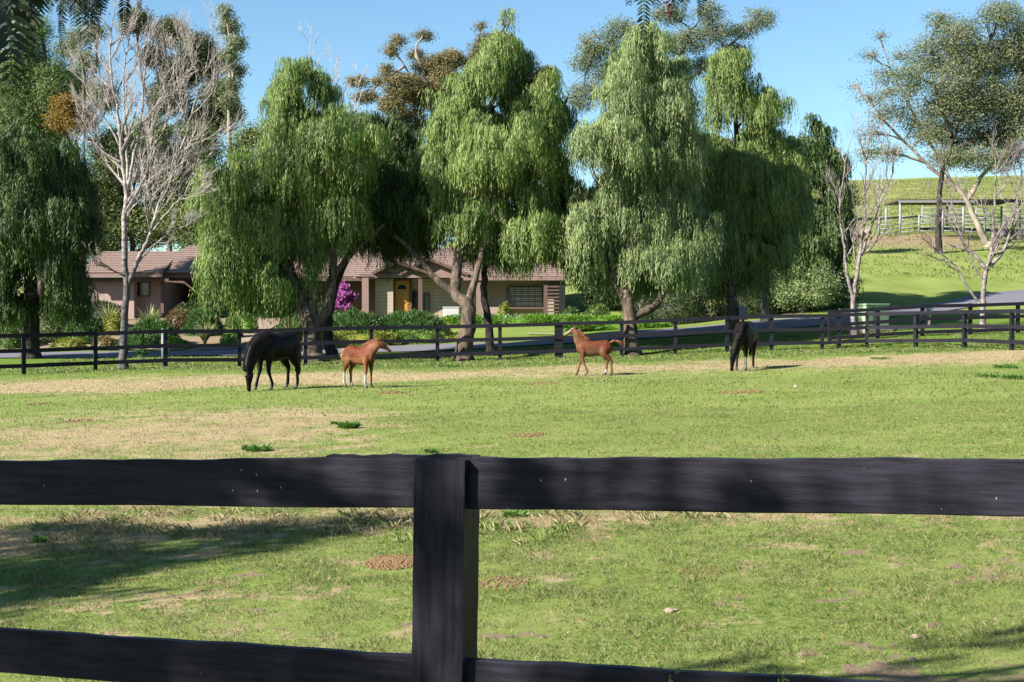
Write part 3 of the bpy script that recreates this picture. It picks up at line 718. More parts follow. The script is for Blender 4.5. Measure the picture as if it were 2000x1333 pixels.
# --- distant evergreen trees
def bgtree(px, D, arr, mleaf, mbark, label, dens=1.3, leaf=(.28, .09), subr=.45, per=26, trunk_r=.3, name='gum_tree', sub=4, paths=None, group=None, fill=.35, dd=.8, droop=.35):
    b = GP(px, D); lb = Ls(D, arr, dd)
    cz = max(l[0][2] for l in lb)
    if paths is None: paths = [([b, Vector((b.x, b.y, b.z + (cz - b.z) * .35)), Vector((lb[0][0][0] * .5 + b.x * .5, b.y, b.z + (cz - b.z) * .65))], trunk_r, trunk_r * .3)]
    else: paths = [([b if p == 0 else W(p[0], p[1], D) for p in pp], ra, rb) for pp, ra, rb in paths]
    return tree(name, b, paths, lb, puff_leaves(lb, dens * 5.0, (leaf[0] * .72, leaf[1] * .85), subr * .78, int(per * 1.5), droop, fill), mleaf, mbark, label, r0=trunk_r * .6, sub=sub, twig=.04, group=group)
GB = 'tall evergreen trees beyond the house'
bgtree(80, 92, [(78,60,12,30),(60,120,35,40),(110,165,38,45),(30,160,40,60),(90,215,45,45),(25,240,50,50),(100,260,40,30),(45,75,12,30),(-30,180,50,90)], 'pine', 'bark_brown', 'bright green pine tree with spiky top in the upper left corner', 2.3, (.3, .05), .5, 34, name='pine_tree', group=GB, droop=-.4)
bgtree(330, 112, [(264,40,26,22),(330,62,30,24),(385,92,30,24),(408,125,26,28),(355,140,36,30),(425,185,26,30),(330,190,34,30),(395,235,36,30),(300,110,20,20),(440,230,20,25)], 'euc_dark', 'bark_grey', 'dark rounded gum tree rising behind the bare white tree', 2.4, (.28, .09), .5, 34, group=GB)
bgtree(165, 112, [(155,70,20,16),(168,120,26,20),(130,92,22,18),(190,60,20,12),(200,190,30,30),(150,170,30,30)], 'euc_grey', 'bark_grey', 'sparse grey gum tree behind the bare white tree, left of the dark one', 1.5, (.28, .08), .5, 26, group=GB)
bgtree(150, 90, [(132,205,26,18),(160,235,28,20),(120,235,22,20)], 'gold', 'bark_brown', 'golden yellow tree crown left of the bare white tree', 2.4, (.2, .07), .4, 30, name='acacia_tree', group=GB)
bgtree(450, 104, [(438,25,11,14),(448,52,18,17),(460,85,18,16),(448,112,16,18),(460,140,18,16),(450,168,15,16),(448,198,14,16),(460,222,14,16)], 'euc_grey', 'bark_pale', 'tall narrow column shaped gum tree standing alone against the sky', 2.2, (.26, .08), .35, 26, .18, group=GB, paths=[([0, (448,200), (450,100), (440,20)], .22, .05)])
bgtree(260, 92, [(235,300,60,50),(330,350,60,60),(385,290,42,50),(225,400,50,50),(370,430,50,45),(290,440,60,40),(300,270,40,40),(190,470,50,40),(170,380,50,50),(400,465,50,35),(420,380,40,50),(120,440,50,50)], 'olive', 'bark_brown', 'olive green leafy tree directly behind the bare white tree and left wing', 1.9, (.26, .08), .5, 30, name='leafy_tree', group=GB)
bgtree(835, 106, [(842,130,34,22),(882,115,28,18),(790,168,42,26),(835,188,44,30),(768,205,28,20),(715,190,22,11),(700,160,19,10),(826,69,17,8),(781,80,13,9),(764,97,11,13),(812,106,13,9),(754,138,12,11),(738,160,10,8),(800,240,40,28),(870,160,36,30)], 'euc_red', 'bark_pale', 'reddish brown gum tree with airy top puffs between the two left pepper trees', 2.6, (.24, .07), .33, 26, .3, group=GB, paths=[([0, (840,300), (845,220), (830,150), (812,100), (826,70)], .3, .05), ([(835,200), (790,130), (770,95)], .1, .04)])
bgtree(935, 106, [(948,78,15,12),(935,98,18,14),(939,52,9,8),(925,125,20,16)], 'euc_red', 'bark_pale', 'small rusty gum tree crown peeking left of the tallest pepper top', 2.4, (.22, .07), .33, 24, .2, group=GB)
bgtree(1300, 118, [(1168,88,36,26),(1145,120,28,20),(1215,58,34,20),(1235,105,42,28),(1305,30,34,20),(1345,80,40,26),(1290,95,36,28),(1400,62,34,22),(1432,98,34,14),(1482,38,30,20),(1385,25,26,22),(1178,165,34,30),(1135,190,28,26),(1375,128,30,18),(1450,60,24,16),(1200,130,30,22)], 'euc_grey', 'bark_grey', 'wide airy grey gum tree spreading above the pepper trees right of centre', 1.25, (.27, .08), .5, 22, .45, group=GB, sub=9,
    paths=[([0, (1300,300), (1305,180), (1330,110), (1350,60)], .45, .08), ([(1305,180), (1240,120), (1170,90)], .2, .06), ([(1305,190), (1400,110), (1480,45)], .2, .05)])
bgtree(1832, 97, [(1822,105,46,36),(1880,72,50,36),(1860,160,50,36),(1945,115,50,42),(1955,30,42,28),(1905,215,50,30),(1965,215,42,36),(1840,40,24,18),(1990,90,40,50),(1930,180,40,30),(1830,210,40,24),(1860,260,50,24),(1950,270,50,24),(1780,150,30,24),(1900,120,50,30),(2030,150,50,60),(2040,60,50,50),(1990,190,40,40),(1920,310,50,24),(1850,310,40,20),(2000,250,50,30),(1880,200,60,30)], 'euc_grey', 'bark_dark', 'large grey green gum tree on the hillside at the right edge', 1.15, (.24, .07), .55, 30, .3, group=GB, sub=10,
    paths=[([0, (1832,440), (1840,340), (1870,250), (1900,160)], .27, .08), ([(1850,300), (1930,260), (1990,220)], .2, .08), ([(1860,270), (1830,180), (1820,110)], .15, .06)])
bgtree(1928, 101, [(1735,150,30,18),(1700,110,18,10),(1718,72,12,8),(1700,192,28,12),(1755,215,36,20),(1700,262,22,14),(1800,268,36,18),(1870,292,36,18),(1985,300,30,22),(1760,110,18,14),(1670,170,12,6),(1740,180,22,12),(1780,180,26,18),(1790,240,30,20),(1720,230,24,16),(1740,300,30,18),(1690,300,22,14),(1830,250,36,24),(1920,260,40,24),(1960,310,40,24)], 'euc_grey', 'bark_pale', 'pale trunked gum tree leaning left with thin sparse outer branches', 1.0, (.22, .07), .5, 20, .25, group=GB, sub=12,
    paths=[([0, (1905,430), (1880,380), (1820,330), (1740,250), (1700,200)], .27, .05), ([(1860,360), (1800,250), (1750,160), (1720,80)], .13, .03), ([(1890,390), (1930,330), (1985,300)], .2, .06)])
bgtree(-85, 75, [(-85,215,50,30),(-80,180,45,30),(-95,150,45,30)], 'olive', 'bark_dark', 'tall evergreen tree beyond the left edge of the view shading the porch roof', 2.0, (.3, .1), .5, 30, name='leafy_tree', group=GB)  # unseen tree, added so its high crown shades the forward wing roof
# fill between the row and the house / sky
bgtree(560, 96, [(500,300,50,60),(600,300,60,60),(470,420,50,70),(690,250,40,30)], 'olive', 'bark_brown', 'leafy tree standing behind the left pepper trees and the house roof', 1.4, (.28, .09), .5, 26, name='leafy_tree', group=GB)
bgtree(1400, 84, [(1180,560,35,40),(1300,540,60,50),(1380,550,60,45),(1470,540,60,50),(1340,470,60,50),(1450,450,60,50),(1560,500,50,40),(1180,520,40,40),(1250,575,50,40),(1340,590,60,30),(1430,590,60,30),(1500,580,50,35),(1290,480,50,40),(1220,500,30,50)], 'thicket', 'bark_dark', 'dense dark thicket tree in deep shade beyond the right pepper trunks', 1.8, (.3, .1), .5, 30, name='thicket_tree', group=GB)
bgtree(1655, 96, [(1652,375,18,16),(1630,400,26,22),(1660,395,14,12)], 'euc_dark', 'bark_dark', 'small round dark tree on the hillside just right of the pepper row', 1.8, (.22, .08), .35, 26, .15, name='hillside_tree', group=GB)
bgtree(1565, 73, [(1530,520,35,40),(1580,540,42,40),(1555,575,55,25),(1610,560,26,30)], 'pepper_grey', 'bark_grey', 'grey green twiggy bush mass under the right end pepper tree', 2.2, (.2, .06), .4, 26, .15, name='bush', group=None)

# --- bare trees
def bare_tree(base, paths, label, levels=4, mbark='bark_white', spread=.48, up=.6, seed=1, group='leafless white barked trees', kids=(4, 6), lfac=.62, tipscale=1.0, name='bare_tree', first=1.0, minr=.0035, rfac=.42):
    random.seed(seed); e = empty(name, base, label, 'tree', group); tb = MB(); cb = MB()
    def grow(p, d, L, r, lev):
        n = 5 if lev > 0 else 3; pts = [p]; q = p.copy(); dd = d.copy()
        for i in range(n):
            dd = (dd + Vector((random.gauss(0, .13), random.gauss(0, .13), random.gauss(0, .08) + up * .16))).normalized()
            q = q + dd * L / n; pts.append(q.copy())
        m = len(pts)
        cb.tube(pts, [max(minr, r * (1 - .75 * i / (m - 1))) for i in range(m)], 5 if lev > 1 else 3, cap=False)
        if lev <= 0: return
        k = random.randint(*kids)
        for j in range(k):
            t = random.uniform(.25, 1); i = min(m - 1, max(1, int(t * (m - 1) + .5)))
            sd = Vector(rdir(1)[0]); sd = (sd - dd * sd.dot(dd)).normalized()
            nd = ((pts[i] - pts[i - 1]).normalized() + sd * spread * random.uniform(.7, 1.5)).normalized(); nd.z += .12; nd.normalize()
            grow(pts[i], nd, L * lfac * random.uniform(.7, 1.2), max(minr, r * rfac), lev - 1)
    for pp, ra, rb, kk in paths:
        ps = tube_path(tb, pp, ra, rb, 8, .015, 6)
        if abs(ps[0].z - base.z) < .5: tb.tube([ps[0] - Vector((0, 0, .3)), ps[0], ps[0] + Vector((0, 0, .3))], [ra * 1.7, ra * 1.35, ra], 8)
        m = len(ps); Lt = (ps[-1] - ps[0]).length
        for j in range(kk):
            i = int(m * (.35 + .64 * (j + .5) / kk)); i = min(i, m - 1)
            sd = Vector(rdir(1)[0]); sd.y *= .6; ax = (ps[i] - ps[i - 1]).normalized(); sd = (sd - ax * sd.dot(ax)).normalized()
            nd = (ax * .9 + sd * .8).normalized()
            grow(ps[i], nd, first * min(2.6, Lt * .32) * random.uniform(.7, 1.2) * (1.15 - .4 * j / kk), ra * .28 * (1.1 - .6 * j / kk) + .01, levels - 1)
        grow(ps[-1], (ps[-1] - ps[-2]).normalized(), first * min(2.2, Lt * .28), rb, levels - 1)
    tb.build('trunk', M[mbark], e, True, off=base); cb.build('branches', M[mbark], e, False, off=base)
    return e
b = GP(240, 52.2)
def w_(px, py, D=52.4): return W(px, py, D)
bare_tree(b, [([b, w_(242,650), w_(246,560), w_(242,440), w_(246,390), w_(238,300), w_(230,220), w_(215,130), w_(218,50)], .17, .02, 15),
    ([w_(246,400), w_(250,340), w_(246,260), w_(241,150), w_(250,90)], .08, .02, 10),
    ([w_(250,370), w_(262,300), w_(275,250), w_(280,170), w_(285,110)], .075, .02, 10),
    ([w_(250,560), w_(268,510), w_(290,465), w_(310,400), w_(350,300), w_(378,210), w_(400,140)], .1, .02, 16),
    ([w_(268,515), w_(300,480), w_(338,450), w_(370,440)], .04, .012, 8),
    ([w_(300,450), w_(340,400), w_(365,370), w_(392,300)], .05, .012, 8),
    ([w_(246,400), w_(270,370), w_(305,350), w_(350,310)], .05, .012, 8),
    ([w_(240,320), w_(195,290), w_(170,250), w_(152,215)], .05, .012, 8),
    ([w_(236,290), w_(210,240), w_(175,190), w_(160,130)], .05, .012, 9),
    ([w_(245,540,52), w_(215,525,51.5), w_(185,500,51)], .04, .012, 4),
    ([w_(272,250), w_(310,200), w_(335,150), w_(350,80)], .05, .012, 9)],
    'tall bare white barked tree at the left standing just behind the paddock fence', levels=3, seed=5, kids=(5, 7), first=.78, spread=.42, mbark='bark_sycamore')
b = GP(1668, 60)
def w2(px, py): return W(px, py, 60)
bare_tree(b, [([b, w2(1667,600), w2(1673,540), w2(1682,480), w2(1688,420), w2(1690,340), w2(1698,260)], .14, .02, 9),
    ([w2(1668,590), w2(1655,540), w2(1648,470), w2(1640,400), w2(1655,300)], .09, .02, 8),
    ([w2(1682,500), w2(1702,440), w2(1722,390), w2(1745,330), w2(1730,260)], .08, .015, 8),
    ([w2(1690,495), w2(1720,465), w2(1755,440)], .05, .012, 4)],
    'bare white tree with forked trunk beside the green utility box', levels=3, seed=9, kids=(4, 5), first=.62, mbark='bark_pinkish')
b = GP(1920, 61)
def w3(px, py): return W(px, py, 61)
bare_tree(b, [([b, w3(1920,600), w3(1924,540), w3(1938,480), w3(1942,400), w3(1945,330)], .15, .025, 9),
    ([w3(1930,530), w3(1905,500), w3(1880,470), w3(1860,400), w3(1850,340)], .1, .015, 8),
    ([w3(1935,520), w3(1965,480), w3(1985,400), w3(1995,330)], .1, .015, 8),
    ([w3(1940,500), w3(1975,480), w3(2010,450)], .06, .015, 5),
    ([w3(1918,600), w3(1890,560), w3(1865,520), w3(1830,490), w3(1815,478)], .07, .012, 5)],
    'bare white tree behind the far right end of the fence', levels=3, seed=21, kids=(4, 6), first=.75, mbark='bark_pinkish')
b = GP(1494, 68)
def w5(px, py): return W(px, py, 68)
bare_tree(b, [([b, w5(1492,560), w5(1493,480), w5(1495,400), w5(1485,330)], .2, .03, 8), ([w5(1494,500), w5(1515,465), w5(1530,430)], .05, .012, 5)],
    'grey bare tree hidden among the dark foliage behind the second mare', levels=3, seed=31, mbark='bark_grey', first=.7)
for i, (px, tp, lab) in enumerate([(575, 150, 'leftmost'), (612, 85, 'tallest'), (655, 120, 'middle'), (690, 150, 'rightmost')]):
    b = GP(px, 100)
    bare_tree(b, [([b, W(px, 400, 100), W(px + 3, 250, 100), W(px + random.randint(-8, 8), tp, 100)], .15, .02, 14)],
        lab + ' of the four thin bare poplars poking above the left pepper tree', levels=2, seed=40 + i, spread=.3, up=.9, first=.55, group='thin bare poplars', minr=.012)
# ------------------------------------------------------------------ shrubs
def shrub(px, py, rx, ry, D, m, label, kind='round', name='shrub', dens=1.0, leaf=(.11, .05), group='garden shrubs', cat='shrub', dep=None):
    g = GP(px, D); s = D / F; top = W(px, py - ry, D).z; r = np.array([rx * s, dep or max(.5, rx * s * .6), max(.3, top - g.z)])
    c = np.array([g.x, g.y, g.z]); e = empty(name, g, label, cat, group)
    n = int(900 * dens * (r[0] * r[1] + r[0] * r[2] + r[1] * r[2]))
    n = min(n, 14000)
    d = rdir(n); d[:, 2] = np.abs(d[:, 2])
    p = d.copy()
    if kind == 'box':
        p = np.sign(p) * np.abs(p) ** .45; p = p / np.maximum(1, np.abs(p).max(1, keepdims=True))
    lump = .82 + .3 * vnoise(p[:, 0] * r[0] + p[:, 2], p[:, 1] * r[1] + c[0], 2.2, 4)
    if kind == 'box': lump = .94 + .08 * (lump - .8)
    P = c + p * r * lump[:, None] * rng.uniform(.86, 1.04, n)[:, None]
    A = d * .8 + rng.normal(size=(n, 3)) * .6 + np.array([0, 0, .35])
    if kind == 'juniper': A = A + np.array([0, 0, .5]); L = leaf[0] * 1.9
    else: L = leaf[0]
    lv = leaf_arrays(P, A, L * rng.uniform(.6, 1.4, n), leaf[1] * rng.uniform(.6, 1.3, n))
    leaf_obj('foliage', [lv], m, e, g)
    mb = MB()
    mb.ball(Vector(c) - Vector(g), 1, 14, 8, tuple(r * .82), .06)
    mb.build('inner_branches', m, e, True)
    for _ in range(1): pass
    return e
shrub(20, 637, 28, 13, 69, M['shrub'], 'rounded mid green clipped shrub at the extreme left behind the fence')
shrub(88, 637, 44, 15, 70.5, M['pale'], 'wide flat topped pale green shrub left of the dark juniper')
shrub(165, 636, 40, 19, 70, M['juniper'], 'dark green juniper mound left of the bare white trunk', 'juniper')
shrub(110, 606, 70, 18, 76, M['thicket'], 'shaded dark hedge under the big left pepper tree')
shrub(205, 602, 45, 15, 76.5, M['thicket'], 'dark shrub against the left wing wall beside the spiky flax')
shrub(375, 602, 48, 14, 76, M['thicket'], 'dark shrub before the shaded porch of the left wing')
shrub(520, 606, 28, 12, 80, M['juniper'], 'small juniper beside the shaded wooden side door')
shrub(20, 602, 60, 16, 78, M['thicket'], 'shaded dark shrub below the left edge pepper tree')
shrub(222, 628, 22, 18, 73, M['yellowgreen'], 'small yellow green shrub touching the bare white trunk')
shrub(300, 642, 52, 16, 69, M['juniper'], 'long juniper mound right of the bare white trunk', 'juniper')
shrub(350, 617, 32, 14, 74, M['brownshrub'], 'reddish brown tinted shrub among the green ones')
shrub(398, 622, 40, 18, 72.5, M['juniper'], 'bushy green juniper below the dark porch', 'juniper')
shrub(455, 630, 18, 12, 71, M['shrub'], 'low shrub left of the garden path', 'round')
shrub(482, 625, 22, 12, 73, M['cover'], 'fresh light green bush at the head of the garden path')
shrub(135, 668, 36, 8, 67.9, M['yellowgreen'], 'low yellow green hedge by the kerb at left')
shrub(205, 666, 26, 10, 68, M['brownshrub'], 'low tawny shrub by the kerb left of the bare trunk')
shrub(265, 668, 40, 10, 67.8, M['juniper'], 'low juniper by the driveway right of the bare trunk', 'juniper')
shrub(345, 670, 34, 9, 67.8, M['cover'], 'low fresh green bush by the driveway')
shrub(448, 660, 20, 9, 68, M['cover'], 'small green bush beside the lower garden path')
shrub(485, 680, 14, 8, 66.9, M['pale'], 'tiny grey green bush at the foot of the garden path')
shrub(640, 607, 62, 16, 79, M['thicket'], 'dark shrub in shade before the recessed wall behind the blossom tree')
shrub(585, 640, 50, 20, 70.5, M['juniper'], 'juniper behind the trunk of the forked pepper tree', 'juniper')
shrub(690, 640, 72, 27, 71, M['juniper'], 'wide juniper hedge under the pink blossom tree', 'juniper', dens=1.2)
shrub(800, 640, 75, 25, 71.5, M['juniper'], 'wide juniper hedge below the wooden front door', 'juniper', dens=1.2)
shrub(705, 665, 80, 17, 67.8, M['yellowgreen'], 'clipped yellow green hedge along the driveway, left half', 'box', dens=1.2, dep=.8)
shrub(820, 662, 50, 14, 68.2, M['shrub'], 'clipped green hedge along the driveway, right half', 'box', dep=.8)
shrub(900, 665, 26, 16, 68.5, M['yellowgreen'], 'yellow green bush end beside the bent pepper trunk')
shrub(1000, 629, 140, 13, 76, M['cover'], 'bright green flowering ground cover bank in front of the right windows', 'box', name='ground_cover', dens=1.6, leaf=(.12, .06), dep=2.2, group=None)
shrub(1165, 632, 70, 14, 74, M['cover'], 'bright green ground cover bank in front of the trimmed dark hedge', 'box', name='ground_cover', dens=1.5, leaf=(.12, .06), dep=2, group=None)
shrub(1200, 645, 115, 12, 70.8, M['cover'], 'bright green ground cover beside the driveway behind the walking foal', 'box', name='ground_cover', dens=1.5, leaf=(.12, .06), dep=1.2, group=None)
shrub(1165, 609, 28, 14, 79, M['pepper_dark'], 'dark clipped ball hedge right of the house')
shrub(1115, 610, 20, 8, 79, M['juniper'], 'low dark bush at the right corner of the house')
shrub(986, 605, 14, 17, 79, M['yellowgreen'], 'thin yellow green bush standing before the large window')
shrub(655, 612, 60, 12, 77, M['juniper'], 'low hedge behind the blossom tree', 'juniper')
shrub(1175, 575, 55, 28, 96, M['vivid'], 'vivid sunlit green hedge behind the iron gate', 'box', name='hedge', leaf=(.2, .1), group=None, dep=1)
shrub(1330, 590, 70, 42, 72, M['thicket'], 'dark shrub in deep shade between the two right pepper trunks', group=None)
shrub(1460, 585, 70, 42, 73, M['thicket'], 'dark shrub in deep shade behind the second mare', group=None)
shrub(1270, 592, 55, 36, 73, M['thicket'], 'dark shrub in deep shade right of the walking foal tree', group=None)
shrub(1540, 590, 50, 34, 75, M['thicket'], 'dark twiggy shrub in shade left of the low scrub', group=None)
shrub(1620, 590, 40, 10, 78, M['olive'], 'low scrub in the shade left of the forked bare tree', group=None)

def flax(px, D, hgt, label, n=70):
    g = GP(px, D); e = empty('flax_plant', g, label, 'plant', 'spiky flax plants in the garden'); V = []; Q = []
    for i in range(n):
        a = random.uniform(0, 2 * math.pi); o = random.uniform(.25, 1.0); L = hgt * random.uniform(.7, 1.15); wd = random.uniform(.03, .055)
        d = Vector((math.cos(a), math.sin(a), 0)); s = Vector((-d.y, d.x, 0)); k = len(V)
        for j in range(5):
            t = j / 4; p = d * (o * L * .75 * t ** 1.3) + Vector((0, 0, L * (t - .35 * o * t ** 2.5))) ; ww = wd * (1 - t ** 2) + .004
            V += [tuple(p - s * ww), tuple(p + s * ww)]
        for j in range(4): Q.append([k + 2 * j, k + 2 * j + 1, k + 2 * j + 3, k + 2 * j + 2])
    link(bpy.data.objects.new('leaves', npmesh('leaves', np.array(V), np.array(Q), M['flax'])), e)
    return e
flax(290, 73, 1.6, 'large striped flax plant right of the bare white trunk', 110)
flax(400, 68.6, 1.3, 'spiky tawny flax plant by the driveway below the porch', 90)
flax(566, 69.6, 1.35, 'pale striped flax plant behind the black mare\'s back', 80)
flax(212, 75, 1.6, 'dark spiky flax plant in shade left of the bare white trunk', 50)
# pink blossom tree
g = GP(675, 75.5); e = empty('blossom_tree', g, 'small tree covered in pink magenta blossom beside the porch post', 'tree')
random.seed(12); tb = MB(); pts = []
def grow2(p, d, L, r, lev):
    q = p.copy(); ps = [p]
    for i in range(4):
        d = (d + Vector((random.gauss(0, .12), random.gauss(0, .12), .08))).normalized(); q = q + d * L / 4; ps.append(q.copy())
    tb.tube(ps, [r, r * .85, r * .7, r * .55, r * .4], 5, cap=False)
    if lev < 3:
        for k in range(11): t = random.random() * 3.99; i = int(t); pts.append(ps[i].lerp(ps[i + 1], t - i))
    if lev:
        for k in range(4):
            i = random.randint(1, 4); s = Vector(rdir(1)[0]); grow2(ps[i], (d * .8 + s * .75).normalized(), L * .68, r * .5, lev - 1)
grow2(W(672, 612, 75.5) - Vector((0, 0, .3)), Vector((0, 0, 1)), .95, .04, 4)
tb.build('trunk', M['bark_grey'], e, True, off=g)
P = np.array([tuple(p) for p in pts]); P = np.repeat(P, 2, 0) + rng.normal(size=(len(P) * 2, 3)) * .02
leaf_obj('blossom', [leaf_arrays(P, rdir(len(P)), .09, .07)], M['blossom'], e, g)
# periwinkle flowers: part of the flowering bank
P = []
for _ in range(130):
    D = random.uniform(73.5, 77); px = random.uniform(870, 1120); x = (px - 1000) / F * D; P.append((x, D, W(px, random.uniform(615, 622), D).z))
P = np.array(P); o = leaf_obj('periwinkle_flowers', [leaf_arrays(P, rdir(len(P)), .09, .08)], M['flower'], None, (0, 0, 0)); tag(o, 'scattered pale blue flowers on the green bank before the house', 'flowers', kind='stuff')
# sapling with a stake
g = GP(276, 55); e = empty('sapling', g, 'tiny dark green sapling between the fence and the driveway at left', 'plant')
MB().tube([(0, 0, -.1), (0.02, 0, .5), (0, 0, 1.25)], [.02, .015, .008], 6).build('stem', M['bark_grey'], e)
n = 240; zz = rng.uniform(.35, 1.3, n); P = np.stack([rng.normal(size=n) * .02, rng.normal(size=n) * .02, zz], 1)
leaf_obj('foliage', [leaf_arrays(P, rdir(n) * np.array([1, 1, .3]), .35 * (1.4 - zz) + .05, .05)], M['juniper'], e, (0, 0, 0))
g = GP(318, 54.2); e = empty('pipe_post', g, 'grey metal pipe standing just left of the third fence post', 'post')
MB().tube([(0, 0, -.2), (0, 0, 1.35)], [.06, .06], 12).build('pipe', M['pipe'], e, True)
MB().tube([(0, 0, 1.35), (0, 0, 1.4), (0, 0, 1.42)], [.068, .068, .05], 12).build('cap', M['pipe'], e, True)

# ------------------------------------------------------------------ house
HD = 83.0
hb = Vector((W(420, 600, HD).x, HD, 1.4))
house = empty('house', hb, 'long low ranch house with brown tiled roofs half hidden by the pepper trees', 'house')
def hxy(px, D=HD): return (px - 1000) / F * D
def hz(py, D=HD): return W(1000, py, D).z
def hbox(name, pa, pb, ya, yb, D, dep, m, parent=house, bevel=0):
    """box whose front face is at D between pixel columns pa..pb and rows ya (top)..yb"""
    off = hb if parent is house else hb
    return MB().box((hxy(pa, D), D, hz(yb, D)), (hxy(pb, D), D + dep, hz(ya, D))).build(name, m, parent, off=hb, bevel=bevel)
def roofplane(name, el, er, rl, rr, courses, parent=house):
    """tile courses between an eave line (el, er) and a ridge line (rl, rr), each a stepped strip"""
    mb = MB(); el, er, rl, rr = map(Vector, (el, er, rl, rr)); nrm = (er - el).cross(rl - el).normalized()
    if nrm.z < 0: nrm = -nrm
    for i in range(courses):
        t0 = i / courses; t1 = (i + 1.12) / courses; t1 = min(t1, 1)
        a = el.lerp(rl, t0) + nrm * .055; b = er.lerp(rr, t0) + nrm * .055; c = er.lerp(rr, t1) + nrm * .005; d = el.lerp(rl, t1) + nrm * .005
        a2 = el.lerp(rl, t0) + nrm * .0; b2 = er.lerp(rr, t0)
        mb.quad(a, b, c, d); mb.quad(a2, b2, b, a)
    mb.quad(el - nrm * .08, er - nrm * .08, rr - nrm * .08, rl - nrm * .08)
    return mb.build(name, M['tile'], parent, off=hb)
# main right body
zb = 1.2
def wallbox(name, pa, pb, ytop, D, dep, m): return MB().box((hxy(pa, D), D, zb), (hxy(pb, D), D + dep, hz(ytop, D))).build(name, m, house, off=hb)
wallbox('wall', 905, 1092, 545, 83.4, 9, M['stucco'])
wallbox('wall', 733, 768, 545, 82.8, 9, M['siding'])
wallbox('wall', 768, 905, 545, 83.5, 8.5, M['siding'])
wallbox('wall', 560, 733, 545, 86, 7, M['trim'])  # stucco wall in dark trim colour, tree shade put into the paint
ev, rg = 82.2, 88.5
roofplane('roof', (hxy(690, ev), ev, hz(541, ev)), (hxy(1112, ev), ev, hz(541, ev)), (hxy(705, rg), rg, hz(484, rg)), (hxy(1100, rg), rg, hz(484, rg)), 16)
roofplane('roof', (hxy(690, ev), 95, hz(541, ev)), (hxy(1112, ev), 95, hz(541, ev)), (hxy(705, rg), rg + .01, hz(484, rg)), (hxy(1100, rg), rg + .01, hz(484, rg)), 16)
MB().box((hxy(905, 82.1), 82.1, hz(548, 82.1)), (hxy(1112, 82.1), 82.16, hz(541, 82.1))).build('fascia', M['trim_pink'], house, off=hb)
# porch gables
def gable(pa, pb, pt, yt, yb, D, name):
    a = Vector((hxy(pa, D), D, hz(yb, D))); b = Vector((hxy(pb, D), D, hz(yb, D))); c = Vector((hxy(pt, D), D, hz(yt, D)))
    mb = MB(); mb.tri(a, b, c); mb.tri(b + Vector((0, .3, 0)), a + Vector((0, .3, 0)), c + Vector((0, .3, 0)))
    mb.quad(a, a + Vector((0, .3, 0)), c + Vector((0, .3, 0)), c); mb.quad(b, b + Vector((0, .3, 0)), c + Vector((0, .3, 0)), c)
    mb.build(name, M['trim_pink'], house, off=hb)
    o = Vector((0, -.35, .1)); q = Vector((0, 5, .1))
    roofplane('roof', a + o + Vector((-.3, 0, -.12)), a + q + Vector((-.3, 0, -.12)), c + o, c + q, 9)
    roofplane('roof', b + o + Vector((.3, 0, -.12)), b + q + Vector((.3, 0, -.12)), c + o, c + q, 9)
    mb = MB(); mb.bar(a + Vector((-.3, -.36, -.06)), c + Vector((0, -.36, .06)), .05, .16); mb.bar(b + Vector((.3, -.36, -.06)), c + Vector((0, -.36, .06)), .05, .16)
    mb.build('fascia', M['trim'], house, off=hb)
gable(738, 832, 774, 514, 533, 82.1, 'gable')
gable(790, 905, 838, 508, 536, 82.4, 'gable')
hbox('beam', 733, 905, 534.5, 543, 82.15, .25, M['trim_pink'])
hbox('beam', 702, 735, 536, 546, 82.3, .25, M['trim'])
for pa, pb in ((707, 720), (930, 941)): hbox('post', pa, pb, 543, 622, 82.2, .35, M['trim_pink'])
hbox('post', 943, 948, 585, 622, 82.1, .12, M['white']); hbox('post', 817, 825, 543, 622, 82.2, .25, M['trim'])
d = hbox('door', 771.5, 799.5, 549, 619, 83.2, .08, M['doorwood'], bevel=.01)
fr = MB(); D = 83.15
fr.box((hxy(767.5, D), D, hz(620, D)), (hxy(771, D), D + .2, hz(546, D))); fr.box((hxy(800, D), D, hz(620, D)), (hxy(804, D), D + .2, hz(546, D))); fr.box((hxy(771, D), D, hz(549, D)), (hxy(800, D), D + .2, hz(546, D)))
fr.build('door_frame', M['trim'], house, off=hb)
mb = MB(); cx, cz = hxy(785.5, 83.15), hz(565.5, 83.15); ring = [Vector((cx + .27 * math.cos(a), 83.185, cz + .27 * math.sin(a))) for a in [math.pi * k / 12 for k in range(13)]]
mb.v += ring; mb.f.append(list(range(13))); o = mb.build('fanlight', M['glass'], d, off=hb)
for i, (pa, pb, ya, yb) in enumerate([(774.5, 784, 571, 590), (787, 796.5, 571, 590), (774.5, 784, 594, 613), (787, 796.5, 594, 613)]):
    MB().box((hxy(pa, 83.17), 83.168, hz(yb, 83.17)), (hxy(pb, 83.17), 83.197, hz(ya, 83.17))).build('door_panel', M['doorwood'], d, off=hb, bevel=.012)
MB().ball(Vector((hxy(797.6, 83.1), 83.15, hz(594, 83.1))), .035, 10, 6).build('door_handle', M['iron'], d, off=hb)
